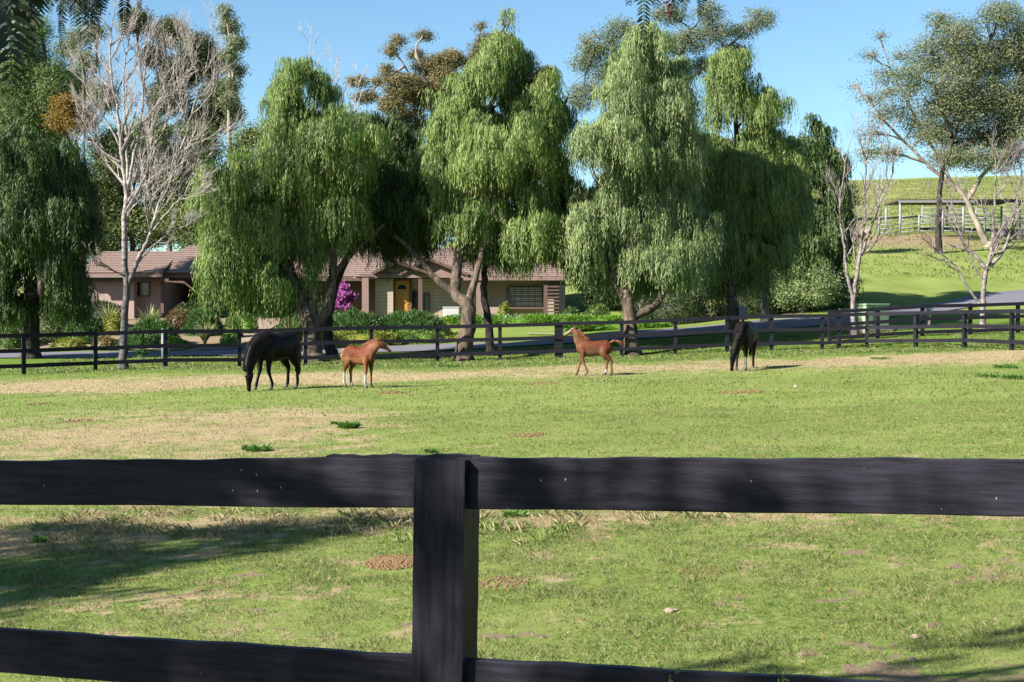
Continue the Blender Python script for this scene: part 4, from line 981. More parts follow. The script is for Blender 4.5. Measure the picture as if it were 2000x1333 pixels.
def window(pa, pb, ya, yb, D, bars=1, rows=1, blind=False):
    f = MB(); x0, x1, z0, z1 = hxy(pa, D), hxy(pb, D), hz(yb, D), hz(ya, D); t = .07
    f.box((x0 - t, D - .05, z0 - t), (x1 + t, D + .02, z0)); f.box((x0 - t, D - .05, z1), (x1 + t, D + .02, z1 + t)); f.box((x0 - t, D - .05, z0), (x0, D + .02, z1)); f.box((x1, D - .05, z0), (x1 + t, D + .02, z1))
    for i in range(1, bars): x = x0 + (x1 - x0) * i / bars; f.box((x - .02, D - .045, z0), (x + .02, D + .0, z1))
    for i in range(1, rows): z = z0 + (z1 - z0) * i / rows; f.box((x0, D - .042, z - .018), (x1, D - .002, z + .018))
    w_o = f.build('window', M['trim'], house, off=hb)
    MB().box((x0, D - .02, z0), (x1, D - .012, z1)).build('pane', M['glass'], w_o, off=hb)
    if blind:
        b_ = MB(); k = 9
        for i in range(k):
            z = z0 + (z1 - z0) * (i + .5) / k; b_.box((x0 + .4 * (1 - i / k), D - .034, z - .045), (x1, D - .024, z + .03))
        b_.build('blind', M['blind'], w_o, off=hb)
window(806, 814, 570, 612, 83.45); window(829, 837, 575, 612, 83.45)
window(992, 1058, 561, 598, 83.35, 5, 4, True)
hbox('window_sill', 983, 1064, 600, 604, 83.1, .28, M['trim'])
hbox('post', 1062, 1069, 548, 619, 82.3, .25, M['trim']); hbox('post', 1092, 1104, 548, 619, 82.3, .4, M['iron'])
# right end wall; dark slats added in place of a pergola's striped shadow
mb = MB(); D = 82.9; mb.box((hxy(1070, D), D, zb), (hxy(1091, D), D + .3, hz(556, D))); mb.build('wall', M['siding'], house, off=hb)
mb = MB(); D = 82.3
for i in range(8): z = hz(560 + i * 7.0, D); mb.box((hxy(1069, D), D, z - .05), (hxy(1092, D), D + .12, z + .04))
mb.build('slat_screen', M['trim'], house, off=hb)
g = Vector((hxy(881, 81), 81, g1(hxy(881, 81), 81))); e = empty('storage_bench', g, 'white storage bench in the shaded recess right of the front door', 'bench')
wx = 15.5 / F * 81; zt = hz(599.5, 81) - g.z
MB().box((-wx, 0, -.05), (wx, .6, zt - .06)).build('bench_box', M['white'], e, bevel=.02); MB().box((-wx - .03, -.03, zt - .06), (wx + .03, .63, zt)).build('lid', M['white'], e, bevel=.01)
# central part behind the pepper tree
wallbox('wall', 395, 560, 545, 85.5, 7, M['trim'])  # wall coloured dark brown in place of shade from the crowns
roofplane('roof', (hxy(330, 84.2), 84.2, hz(540, 84.2)), (hxy(740, 84.2), 84.2, hz(541, 84.2)), (hxy(395, 90), 90, hz(481, 90)), (hxy(720, 90), 90, hz(481, 90)), 16)
roofplane('roof', (hxy(330, 84.2), 96, hz(540, 84.2)), (hxy(740, 84.2), 96, hz(541, 84.2)), (hxy(395, 90), 90.01, hz(481, 90)), (hxy(720, 90), 90.01, hz(481, 90)), 16)
d2 = hbox('door', 516, 541, 585, 617, 85.4, .08, M['doorwood']); d2['label'] = 'shaded wooden side door'
for pa in (500, 548, 470): hbox('post', pa, pa + 5, 548, 618, 83.6, .2, M['trim'])
hbox('beam', 330, 740, 541, 549, 83.6, .2, M['trim'])
window(575, 590, 560, 606, 85.95)
# left wing with hipped roof
wallbox('wall', 164, 262, 550, 80.6, 9, M['stucco']); wallbox('wall', 262, 316, 550, 81.4, 8, M['stucco']); wallbox('wall', 316, 395, 545, 87, 5, M['trim'])  # the recessed porch wall takes trim colour as painted shade
D0, D1 = 79.6, 84.5
el = Vector((hxy(150, D0), D0, hz(533.5, D0))); er = Vector((hxy(318, D0), D0, hz(533.5, D0))); rl = Vector((hxy(203, D1), D1, hz(491.5, D1))); rr = Vector((hxy(352, D1), D1, hz(491.5, D1)))
bl = Vector((el.x, 91, el.z)); br = Vector((er.x, 91, er.z)); rl2 = Vector((rl.x, 86, rl.z)); rr2 = Vector((rr.x, 86, rr.z))
roofplane('roof', el, er, rl, rr, 13); roofplane('roof', bl, el, rl2, rl, 13); roofplane('roof', bl, br, rl2, rr2, 13)
hbox('fascia', 151, 318, 534.5, 541.5, D0 + .02, .06, M['trim_pink']); hbox('soffit', 160, 318, 542, 550.5, 80.1, .5, M['trim'])
# forward dark wing roof
D2, D3 = 80.4, 85
a = Vector((hxy(292, D2), D2, hz(533, D2))); b_ = Vector((hxy(430, D2), D2, hz(533, D2))); c_ = Vector((hxy(372, D3), D3, hz(480, D3))); d_ = Vector((hxy(425, D3), D3, hz(480, D3)))
roofplane('roof', a, b_, c_, d_, 14); roofplane('roof', Vector((a.x, 92, a.z)), a, Vector((c_.x, 88, c_.z)), c_, 14)
hbox('beam', 312, 430, 534.5, 543, D2 + .1, .2, M['trim'])
for pa in (314, 392): hbox('post', pa, pa + 6, 543, 612, D2 + .3, .25, M['trim'])
window(265, 291, 553, 577, 81.35, 2); window(200 + 1000, 1201, 553, 560, 90) if False else None

# iron gate and striped pillar right of the house
g = GP(1190, 86); e = empty('iron_gate', g, 'black iron garden gate in front of the vivid green hedge', 'gate')
mb = MB(); s = 86 / F
for k in range(15): x = (k - 7) * .17; mb.tube([(x, 0, 0), (x, 0, 2.0)], [.012, .012], 5)
mb.build('bars', M['iron'], e)
mb = MB(); mb.bar((-1.4, 0, 1.95), (1.4, 0, 1.95), .04, .05); mb.bar((-1.4, 0, .15), (1.4, 0, .15), .04, .05); mb.bar((-1.4, 0, 1.2), (1.4, 0, 1.2), .04, .04); mb.build('rail', M['iron'], e)
for x in (-1.43, .0, 1.43): MB().box((x - .05, -.05, -.2), (x + .05, .05, 2.1)).build('post', M['iron'], e)
g = GP(1152, 84); e = empty('garden_pillar', g, 'beige pillar banded with dark stripes left of the iron gate', 'pillar')
zt = hz(556, 84) - g.z
MB().box((-.11, -.11, -.2), (.11, .11, zt)).build('shaft', M['siding'], e)
mb = MB()
for k in range(9): z = zt - .15 - k * .26; mb.box((-.125, -.125, z), (.125, .125, z + .13))
mb.build('bands', M['iron'], e)

# ------------------------------------------------------------------ corral and utilities
cb_ = GP(1757, 107); cor = empty('corral_fence', cb_, 'white pipe corral fence on the hillside at right', 'fence')
sc = 107 / F
def cz(px, D): x = (px - 1000) / F * D; return Vector((x, D, g1(x, D)))
posts = [1716, 1757, 1794, 1840, 1880, 1922, 1965, 2010, 2060]
for i, px in enumerate(posts):
    p = cz(px, 107) - cb_; MB().tube([p - Vector((0, 0, .2)), p + Vector((0, 0, 1.75 if i % 2 else 1.4))], [.07, .07], 8).build('post', M['whitepipe'], cor, True)
for i in range(len(posts) - 1):
    p = cz(posts[i], 107) - cb_; q = cz(posts[i + 1], 107) - cb_
    for k in range(5): MB().tube([p + Vector((0, 0, .12 + k * .29)), q + Vector((0, 0, .12 + k * .29))], [.032, .032], 6).build('rail', M['whitepipe'], cor, True)
b2 = GP(1800, 112)
cor2 = empty('corral_fence', b2, 'farther white pipe fence seen through the corral behind the hillside tree trunk', 'fence')
pp = [1800, 1850, 1905, 1955, 2010]
for i, px in enumerate(pp):
    p = cz(px, 116) - b2; MB().tube([p, p + Vector((0, 0, 1.5))], [.06, .06], 8).build('post', M['whitepipe'], cor2, True)
    if i:
        q = cz(pp[i - 1], 116) - b2
        for k in range(4): MB().tube([q + Vector((0, 0, .3 + k * .35)), p + Vector((0, 0, .3 + k * .35))], [.035, .035], 6).build('rail', M['whitepipe'], cor2, True)
sb = cz(1757, 107.4); sh = empty('shade_shelter', sb, 'flat roofed shade shelter on tall white posts above the corral', 'shelter')
zt = W(1757, 396, 107.4).z - sb.z; x1 = hxy(1992, 107.4) - sb.x
for px in (1757, 1880, 1990):
    x = hxy(px, 107.4) - sb.x
    for dy in (0, 4.0): 
        gzv = g1(sb.x + x, 107.4 + dy) - sb.z
        MB().tube([(x, dy, gzv - .2), (x, dy, zt)], [.09, .09], 8).build('post', M['whitepipe'], sh, True)
mb = MB(); 
for k in range(40): t0 = k / 40; mb.bar((x1 * t0 - .1, -.2, zt + .17 + (.02 if k % 2 else 0)), (x1 * t0 - .1, 4.2, zt + .17 + (.02 if k % 2 else 0)), x1 / 40 + .01, .12)
mb.build('roof', M['trim'], sh)
mb = MB(); mb.bar((-.2, -.22, zt + .06), (x1 * .62, -.22, zt + .06), .06, .16); mb.build('fascia', M['whitepipe'], sh)
mb = MB(); mb.bar((x1 * .622, -.22, zt + .06), (x1 + .1, -.22, zt + .06), .06, .16); mb.build('fascia', M['iron'], sh)
g = GP(1714, 61.3); s = 61.3 / F; e = empty('utility_box', g, 'green metal utility box on a concrete pad behind the corner fence', 'utility box', rz=R(24))
wx = 28 * s; zt = W(1714, 593.5, 61.3).z - g.z
MB().box((-wx, 0, .08), (wx, 1.1, zt - .08)).build('cabinet', M['boxgreen'], e, bevel=.02)
MB().box((-wx - .03, -.03, zt - .08), (wx + .03, 1.13, zt)).build('lid', M['boxgreen'], e, bevel=.02)
MB().box((-wx - .25, -.25, -.25), (wx + .25, 1.35, .08)).build('pad', M['concrete'], e, bevel=.01)
MB().box((-wx + .38, -.012, .12), (-wx + .41, 0.0, zt - .1)).build('door_seam', M['iron'], e)
g = GP(1814, 62); s = 62 / F; e = empty('marker_post', g, 'short post with a white dome cap right of the green utility box', 'post'); zt = W(1814, 600, 62).z - g.z
MB().tube([(0, 0, -.2), (0, 0, zt - .1)], [.1, .1], 12).build('pole', M['concrete'], e, True)
MB().tube([(0, 0, zt - .12), (0, 0, zt - .08), (0, 0, zt - .02), (0, 0, zt)], [.2, .22, .14, .04], 14).build('cap', M['white'], e, True)
g = GP(1451, 61); e = empty('meter_box', g, 'dark blue grey meter box on a stand beside the trunk behind the second mare', 'box'); zt = W(1451, 600, 61).z - g.z
MB().box((-.18, -.12, zt - .55), (.18, .12, zt)).build('box_body', M['pipe'], e, bevel=.015); MB().box((-.05, -.05, -.2), (.05, .05, zt - .55)).build('stand', M['iron'], e)
for px, py, r, lab in ((1677, 459, .45, 'large pale boulder on the dirt left of the corral'), (1692, 455, .36, 'smaller pale boulder right beside the large one by the corral')):
    p = GND(px, py + 4); e = MB().ball((0, 0, 0), r, 12, 7, (1.2, .9, .8), .15).build('boulder', M['stone'], None, True); e.location = p + Vector((0, 0, r * .4)); tag(e, lab, 'boulder')

# ------------------------------------------------------------------ field details
def stone(px, py, r, lab):
    p = GND(px, py); random.seed(int(px)); e = MB().ball((0, 0, 0), r, 9, 6, (1.3, .9, .75), .22).build('stone', M['stone']); e.location = p + Vector((0, 0, r * .35)); e.rotation_euler = (0, 0, px); tag(e, lab, 'stone')
stone(1307, 1197, .027, 'pale tan stone in the grass right of the fence post'); stone(1320, 1194, .014, 'tiny stone touching the pale tan stone')
stone(1787, 1249, .022, 'small stone right of centre near the lower right shadow'); stone(1781, 1291, .02, 'small stone nearest the bottom right edge')
stone(1554, 757, .05, 'whitish stone in the middle of the field right of the second mare')
def dirt(px, py, rx, ry, n, lab, sz=.02, name='dirt_mound', cat='dirt mound'):
    p = GND(px, py); s = p.y / F; random.seed(int(px + py)); mb = MB()
    depth = ry * p.y * p.y / (F * 1.8)
    for _ in range(n):
        a = random.uniform(0, 6.28); r = random.random() ** .6; x = math.cos(a) * r * rx * s; y = math.sin(a) * r * depth
        mb.ball((x, y, g1(p.x + x, p.y + y) - p.z + sz * .3 + max(0, (1 - r)) * sz * 1.5), sz * random.uniform(.35, 1.2), 6, 4, (1, 1, .8), .3)
    o = mb.build(name, M['soil']); o.location = p; tag(o, lab, cat)
dirt(768, 1100, 55, 14, 1100, 'crumbly brown dirt mound in the grass left of the fence post', .0115)
mb = MB(); random.seed(4)
for px, py, rx, ry, n, sz in ((985,1140,50,14,200,.012),(1030,852,40,3,90,.022),(770,768,32,2,60,.032),(1445,767,45,2,80,.034),(75,790,20,2,40,.03),(150,823,30,3,50,.028),(1370,1120,40,12,90,.011),(1060,750,45,2,50,.03),(300,1200,250,60,110,.010),(1300,1180,500,90,160,.009),(180,1140,120,12,90,.012)):
    p = GND(px, py); s_ = p.y / F; dep = ry * p.y * p.y / (F * 1.8)
    for _ in range(n):
        a = random.uniform(0, 6.28); r_ = random.random() ** .6; x = p.x + math.cos(a) * r_ * rx * s_; y = p.y + math.sin(a) * r_ * dep; q = sz * random.uniform(.35, 1.1)
        mb.ball((x, y, g1(x, y) + q * .3), q, 6, 4, (1.2, 1, .7), .3)
tag(mb.build('soil_crumbs', M['soil']), 'small brown soil crumbs and droppings scattered over the pasture', 'soil', kind='stuff')
def weed(px, py, r, hgt, lab, n=90, m='weed', nm='weed_clump'):
    n = int(n * 2.6); r *= .65; hgt *= .65
    p = GND(px, py); P = []; A = []
    a = rng.uniform(0, 2 * math.pi, n); rr = rng.uniform(0, 1, n) ** .6 * r
    P = np.stack([np.cos(a) * rr, np.sin(a) * rr * .8, rng.uniform(0, hgt * .6, n)], 1); A = np.stack([np.cos(a), np.sin(a), rng.uniform(.2, 1.6, n)], 1)
    o = leaf_obj(nm, [leaf_arrays(P, A, hgt * rng.uniform(.5, 1.1, n), hgt * .32)], M[m], None, (0, 0, 0)); o.location = p; tag(o, lab, 'weed', 'green weed clumps in the field')
for a_ in [(682,838,.22,.16,'dark leafy weed clump in the straw patch left of centre',110),(500,882,.28,.13,'bright weed clump just above the near fence at left',110),(655,831,.08,.1,'tiny weed left of the dark leafy clump',30),
    (840,886,.09,.1,'small weed just above the near fence top at the post',40),(875,718,.5,.14,'long low weed patch before the far fence left of centre',90),(1720,703,.5,.12,'low weed patch before the corner fence',80),(1965,720,.5,.16,'weed clump at the right edge, farthest one',80),
    (1930,738,.45,.15,'weed clump near the right edge, middle one',80),(1985,742,.5,.17,'weed clump at the right edge, nearest one',90),(1005,1012,.16,.09,'dark broad leaf weed below the near rail right of the post',60),(78,1062,.06,.09,'small light green weed in the shade at lower left',30)]:
    weed(*a_)
# seedlings poking up in front of the lower rail
for px, py, lab in ((1318, 1318, 'small green seedling tip poking up before the lower rail'), (1530, 1326, 'arching leafy sprout before the lower rail at right')):
    p = W(px, py, 3.0); e = empty('seedling', (p.x, p.y, g1(p.x, p.y)), lab, 'seedling'); h = p.z - g1(p.x, p.y)
    MB().tube([(0, 0, -.02), (.01, 0, h * .6), (-.01, 0, h)], [.004, .003, .0015], 5).build('stem', M['weed'], e)
    n = 26; zz = np.linspace(h * .45, h, n); P = np.stack([np.zeros(n), np.zeros(n), zz], 1); A = np.stack([rng.normal(size=n), rng.normal(size=n), rng.uniform(.1, .7, n)], 1)
    leaf_obj('leaves', [leaf_arrays(P, A, .035, .011)], M['weed'], e, (0, 0, 0))

# ------------------------------------------------------------------ overhanging pepper tree beside the camera
b = Vector((-8.2, 3.0, g1(-8.2, 3.0)))
near = empty('overhanging_pepper_tree', b, 'pepper tree beside the camera whose dark fronds hang into the top of the view', 'tree')
tb = MB()
tube_path(tb, [b - Vector((0, 0, .3)), b + Vector((.1, 0, 1)), Vector((-7.9, 2.9, 2.6)), Vector((-7.6, 2.8, 4.0))], .38, .22, 10, .02)
tube_path(tb, [(-7.7, 2.85, 3.6), (-10.4, 3.5, 5), (-11.2, 5.4, 5.4), (-9.8, 7.2, 5.3), (-8.4, 8.5, 5.3)], .12, .03, 7, .03)
for tgt, r in ( ((-5.2, .7, 5.3), .09), ((-3.9, 3.3, 5.2), .05), ((-8, 0, 6), .12)):
    tube_path(tb, [(-7.6, 2.8, 3.9), Vector((-7.6, 2.8, 4.3)).lerp(Vector(tgt), .5) + Vector((0, 0, .4)), tgt], r, .04, 7, .04)
tube_path(tb, [(-5.2, .7, 5.3), (-3.6, 2.6, 5.0), (-2.2, 4.2, 4.1), (-1.5, 4.6, 3.25)], .05, .008, 6, .02)
tube_path(tb, [(-3.9, 3.3, 5.2), (-1.5, 3.6, 4.6), (.2, 3.9, 3.7), (.42, 4.0, 3.05)], .04, .006, 6, .02)
tube_path(tb, [(-2.2, 4.2, 4.1), (-1.5, 4.0, 3.6), (-1.2, 3.6, 2.95)], .02, .005, 5, .02)
tb.build('trunk', M['bark_brown'], near, True, off=b)
gl = [(-11.0,5.2,5.2,.9,.7,.5),(-10.2,6.3,5.0,.8,.6,.5),(-10.6,5.9,5.2,.9,.8,.6),(-10.0,7.0,5.2,1.0,.8,.6),(-9.3,7.8,5.2,1.0,.7,.6),(-8.5,8.5,5.2,.8,.5,.4),(-7.9,8.9,5.2,.5,.3,.3),(-11,8.2,5.3,1.0,.8,.6),(-8,-.5,6.2,2,1.6,1.3)]
fl = [(-4.6,1.7,5.3,.6,.5,.3),(-3.0,2.1,5.2,.45,.35,.3),(-4.5,2.75,5.2,.6,.45,.3),(-4.2,2.2,5.3,.4,.4,.3),(-3.9,3.7,5.2,.55,.35,.3),(-5.5,3.4,5.2,.35,.25,.25)]
for X_, r_ in ((-6.45,.2),(-5.9,.1),(-5.42,.2),(-5.1,.22),(-4.8,.13),(-4.55,.07),(-4.38,.11),(-3.83,.1),(-3.6,.06),(-6.75,.15)): fl.append((X_, 1.01 - .344 * (X_ + 4.95), 5.2, r_, r_ * .9, .13))
fl += [(-7.05,1.1,5.2,.1,.1,.12),(-6.3,.83,5.2,.2,.15,.15),(-6.0,.72,5.2,.22,.15,.15),(-5.8,.6,5.2,.2,.15,.15),(-5.4,.5,5.2,.25,.15,.15),(-5.0,.38,5.2,.25,.15,.15),(-6.5,.3,5.2,.2,.15,.15),(-4.5,.3,5.2,.15,.12,.12)]
cv = lambda a: (np.array(a[:3], float), np.array(a[3:], float))
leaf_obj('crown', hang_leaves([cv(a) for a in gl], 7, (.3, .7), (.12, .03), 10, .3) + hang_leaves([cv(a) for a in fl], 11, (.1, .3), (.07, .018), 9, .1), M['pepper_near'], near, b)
def frond(tip, L, ll, lean=0.0, roll=0.0, twist=0.0):
    fm = MB(); Vf = []; Qf = []
    """hanging pinnate leaf: thin stalk with paired drooping leaflets"""
    tip = Vector(tip); n = max(5, int(L / (ll * .32))); ax = Vector((math.cos(roll), math.sin(roll), 0)); topp = tip + Vector((-lean, 0, L))
    st = [tip.lerp(topp, i / 6) + Vector((math.sin(i / 6 * 3) * lean * .3, 0, 0)) for i in range(7)]
    fm.tube(st, [.0008 + .0012 * i / 6 for i in range(7)], 4, cap=False)
    for i in range(n):
        t = i / n; c = tip.lerp(topp, t) + Vector((math.sin(t * 3) * lean * .3, 0, 0)); sz = ll * (.45 + .55 * min(1, t * 3.0)) * random.uniform(.85, 1.1)
        for sgn in (-1, 1):
            d = (ax * sgn * .85 + Vector((random.gauss(0, .08), random.gauss(0, .2), -.62 + random.gauss(0, .1)))).normalized(); up = Vector((0, random.uniform(-.3, .3), 1)); s = d.cross(Vector((0, 1, random.gauss(0, .3)))).normalized(); wd = sz * .13
            k = len(Vf); drop = Vector((0, 0, -sz * .10))
            Vf.extend([tuple(c), tuple(c + d * sz * .3 + s * wd), tuple(c + d * sz * .3 - s * wd), tuple(c + d * sz * .65 + s * wd * .8 + drop * .4), tuple(c + d * sz * .65 - s * wd * .8 + drop * .4), tuple(c + d * sz + drop), ])
            Qf.extend([[k, k + 1, k + 3, k + 2][:3] + [k + 2], [k + 1, k + 3, k + 4, k + 2], [k + 3, k + 5, k + 5, k + 4]])
    k0 = len(fm.v); fm.v += [Vector(v) for v in Vf]; fm.f += [[k0 + i for i in dict.fromkeys(q)] for q in Qf]
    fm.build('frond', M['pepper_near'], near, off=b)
random.seed(77)
def fr_(px, py, L, D, lpx, lean=0.0, roll=0.0):
    frond(W(px, py, D), L, lpx * D / F, lean, roll)
fr_(22, 158, .30, 3.3, 48, .0, .2)
for px, py, lpx, D in [(2, 125, 40, 3.4), (45, 105, 40, 3.5), (60, 62, 36, 3.5), (22, 80, 40, 3.6), (75, 38, 32, 3.6), (5, 60, 42, 3.5), (38, 50, 40, 3.7), (55, 20, 40, 3.6), (85, 18, 30, 3.9), (15, 25, 44, 3.5), (30, 100, 42, 3.7), (-5, 95, 42, 3.6), (48, 78, 36, 3.9), (10, 45, 40, 3.8), (70, 10, 34, 3.7), (28, 12, 40, 3.4), (62, 40, 30, 4.1)]:
    fr_(px, py, .3, D, lpx, random.uniform(-.04, .04), random.uniform(-.5, .5))
for px, py, lpx, D, L in [(120, 90, 14, 4.8, .26), (144, 48, 20, 4.6, .2), (172, 106, 22, 4.5, .3), (185, 60, 22, 4.5, .22), (162, 70, 22, 4.7, .25), (200, 25, 20, 4.7, .15), (243, 66, 16, 4.7, .22), (272, 14, 12, 4.7, .12), (117, 30, 16, 4.8, .2), (128, 22, 16, 4.8, .2), (160, 20, 20, 4.6, .2), (178, 22, 20, 4.6, .2), (135, 12, 18, 4.8, .2), (205, 12, 16, 4.8, .2), (192, 38, 18, 4.5, .2), (150, 30, 20, 4.9, .2), (98, 25, 12, 5, .15),
                        (1257, 73, 22, 4.0, .30), (1281, 12, 20, 4.0, .12), (1318, 28, 13, 4.1, .12), (1336, 22, 14, 4.1, .12), (1368, 36, 15, 4.1, .22), (1228, 8, 16, 4.1, .12)]:
    fr_(px, py, L, D, lpx, random.uniform(-.03, .03) if px < 1200 else (-.01 if px < 1300 else -.04), random.uniform(-.3, .3) if px < 1200 else .1)
# berries
mb = MB()
for px0, py0, n, s in ((1308, 8, 26, 9), (1307, 26, 22, 6), (1297, 2, 8, 8), (122, 38, 5, 5), (190, 55, 8, 9)):
    for _ in range(n): mb.ball(W(px0 + random.gauss(0, s * .5), py0 + random.gauss(0, s * .6), 4.1 + random.uniform(-.01, .01)), .0028, 8, 5)
mb.build('berries', M['berry'], near, True, off=b)
# stalks that carry the fronds over the top edge
mb = MB()
for px, D, tgt in ((22, 3.5, (-1.2, 3.6, 2.95)), (60, 3.6, (-1.2, 3.6, 2.95)), (120, 4.8, (-1.5, 4.6, 3.25)), (172, 4.5, (-1.5, 4.6, 3.25)), (243, 4.7, (-1.5, 4.6, 3.25)), (1257, 4.0, (.42, 4.0, 3.05)), (1308, 4.1, (.42, 4.0, 3.05)), (1366, 4.1, (.42, 4.0, 3.05))):
    a = W(px, -45, D); t = Vector(tgt); mb.tube([a - Vector((0, 0, .05)), a.lerp(t, .5) + Vector((0, 0, .05)), t], [.0015, .003, .005], 5)
mb.build('twigs', M['bark_brown'], near, off=b)

# ------------------------------------------------------------------ horses
def horse(name, loc, yaw, sc, cfg, label, matc, hairm, group):
    """cfg: neck (list of x,y,z,r_sagittal,r_lateral), head (poll, muzzle), legs {fl,fr,hl,hr: foot shift x,y, lift}, leg length factor"""
    e = empty('horse', loc, label, cfg.get('cat', 'horse'), group, yaw); e.scale = (sc, sc, sc)
    foal = cfg.get('foal', False); mb = MB(); Y = Vector((0, 1, 0))
    tr = cfg['trunk']
    mb.tube([(x, 0, z) for x, z, h, wd in tr], [h for _, _, h, _ in tr], 16, [wd for *_, wd in tr], Y)
    nk = cfg['neck']; mb.tube([n[:3] for n in nk], [n[3] for n in nk], 14, [n[4] for n in nk], Y)
    poll, muz = Vector(cfg['head'][0]), Vector(cfg['head'][1]); hd = (muz - poll); hl = hd.length; hu = hd.normalized()
    fwd = Vector(cfg['head'][2]).normalized(); side = hu.cross(fwd).normalized(); fwd = side.cross(hu).normalized()  # fwd: forehead direction
    prof = [(-.05, .0, .085, .07), (.08, -.01, .12, .095), (.22, -.025, .14, .10), (.38, -.02, .125, .088), (.55, -.005, .09, .07), (.75, .0, .068, .058), (.9, -.002, .066, .06), (1.0, -.012, .05, .05)]
    hs = hl / .60 * cfg.get('hfat', 1)
    mb.tube([poll + hu * t * hl + fwd * o * hs for t, o, a, b_ in prof], [a * hs for *_, a, b_ in prof], 14, [b_ * hs for *_, b_ in prof], side)
    for s in (-1, 1):   # ears
        eb = poll + side * s * .055 * hs + fwd * .03 * hs; ed = (-hu * .75 + fwd * cfg.get('earf', .35) + side * s * .25).normalized()
        mb.tube([eb - ed * .03 * hs, eb + ed * .05 * hs, eb + ed * .10 * hs, eb + ed * .165 * hs], [.028 * hs, .036 * hs, .026 * hs, .005], 8, [.018 * hs, .022 * hs, .015 * hs, .005], side)
    hoofs = []
    for key, s, front in (('fl', 1, True), ('fr', -1, True), ('hl', 1, False), ('hr', -1, False)):
        pts, r1, r2 = cfg['legs'][key]
        pts = [Vector((x, y * s, z)) for x, y, z in pts]
        ps = catpath(pts, 3); L = len(ps); k = np.linspace(0, len(pts) - 1, L)
        a = list(np.interp(k, range(len(pts)), r1)); bb = list(np.interp(k, range(len(pts)), r2))
        mb.tube(ps, a, 10, bb, Y); hoofs.append((pts[-1], a[-1]))
    if cfg.get('dock'):
        mb.tube(cfg['dock'], [.05, .035, .02], 8)
    tmp = mb.build('tmp', M[matc], None, True)
    rm = tmp.modifiers.new('r', 'REMESH'); rm.mode = 'VOXEL'; rm.voxel_size = .013 if foal else .018
    sm = tmp.modifiers.new('s', 'SMOOTH'); sm.factor = .5; sm.iterations = 5
    dg = bpy.context.evaluated_depsgraph_get(); me = bpy.data.meshes.new_from_object(tmp.evaluated_get(dg)); bpy.data.objects.remove(tmp)
    me.name = 'body'; me.polygons.foreach_set('use_smooth', [True] * len(me.polygons))
    co = np.empty(len(me.vertices) * 3, np.float32); me.vertices.foreach_get('co', co); co = co.reshape(-1, 3)
    col = cfg['paint'](co, np.array(poll), np.array(muz), np.array(fwd)); a = me.attributes.new('coat', 'FLOAT_COLOR', 'POINT')
    a.data.foreach_set('color', np.concatenate([col * KA, np.ones((len(col), 1))], 1).astype(np.float32).ravel())
    me.materials.clear(); me.materials.append(M[matc]); body = link(bpy.data.objects.new('body', me), e)
    for p, r in hoofs:
        mb = MB(); rr = r * .95; mb.tube([p + Vector((-.005, 0, .055)), p + Vector((.012, 0, .02)), p + Vector((.02, 0, -.012))], [rr * .85, rr * 1.1, rr * 1.3], 10); mb.build('hoof', M['hoof'], e, True)
    for s in (-1, 1):
        mb = MB(); mb.ball(poll + hu * hl * .30 + side * s * .083 * hs + fwd * .05 * hs, .02 * hs, 8, 6); mb.build('eye', M['eye'], e, True)
    # mane along the crest
    mane = MB(); crest = []
    for i in range(len(nk)):
        c = Vector(nk[i][:3]); t = (Vector(nk[min(i + 1, len(nk) - 1)][:3]) - Vector(nk[max(i - 1, 0)][:3])).normalized(); n_ = Y.cross(t).normalized()
        if n_.dot(Vector(cfg.get('crest', (0, 0, 1)))) < 0: n_ = -n_
        crest.append((c + n_ * nk[i][3] * .93, n_))
    ml = cfg.get('mane', .2)
    for i in range(len(crest) - 1):
        for k in range(30):
            t = random.random(); p = crest[i][0].lerp(crest[i + 1][0], t); n_ = crest[i][1].lerp(crest[i + 1][1], t).normalized(); s = cfg.get('mane_side', 1)
            dn = Vector((random.gauss(0, .15), s * random.uniform(.4, 1.0) * .5, -1 if not foal else .2)); L = ml * random.uniform(.6, 1.2)
            y0 = Vector((0, s * random.uniform(-.02, .03), 0))
            if foal: mane.tube([p + y0 - n_ * .02, p + y0 + n_ * L * .6 + Vector((random.gauss(0, .01), 0, 0)), p + y0 + n_ * L * .9 + dn.normalized() * L * .3], [.014, .01, .002], 5)
            else:
                wd = nk[i][4] * .9
                mane.tube([p + y0 - n_ * .01, p + Vector((0, s * wd * .6, 0)) + n_ * .02, p + Vector((0, s * (wd + .03), 0)) - n_ * L * .45, p + Vector((random.gauss(0, .02), s * (wd + .035), 0)) - n_ * L], [.012, .014, .010, .002], 4)
    if not foal:   # forelock
        for k in range(8): q = poll + side * random.gauss(0, .02); mane.tube([q, q + fwd * .09 * hs + hu * .04, q + fwd * .1 * hs + hu * .2 * random.uniform(.7, 1)], [.014, .014, .003], 5)
    mane.build('mane', M[hairm], e, True)
    tail = MB(); tp = [Vector(p) for p in cfg['tail']]
    for k in range(22 if not foal else 14):
        j = [Vector((random.gauss(0, .012 + .03 * i / len(tp)), random.gauss(0, .012 + .03 * i / len(tp)), 0)) for i in range(len(tp))]
        ps = catpath([p + q for p, q in zip(tp, j)], 3); L = len(ps); w0 = cfg.get('tailw', .03)
        tail.tube(ps, [w0 * (.8 + .5 * math.sin(math.pi * min(1, i / L * 1.2))) * (1 - (i / (L - 1)) ** 3) + .002 for i in range(L)], 5)
    tail.build('tail', M[cfg.get('tailm', hairm)], e, True)
    return e
ADULT = [(-.80, 1.20, .10, .08), (-.74, 1.19, .22, .17), (-.60, 1.17, .31, .26), (-.38, 1.13, .345, .29), (-.12, 1.07, .36, .31), (.12, 1.05, .37, .31), (.34, 1.10, .375, .27), (.48, 1.14, .35, .23), (.62, 1.10, .28, .20), (.74, 1.06, .16, .13)]
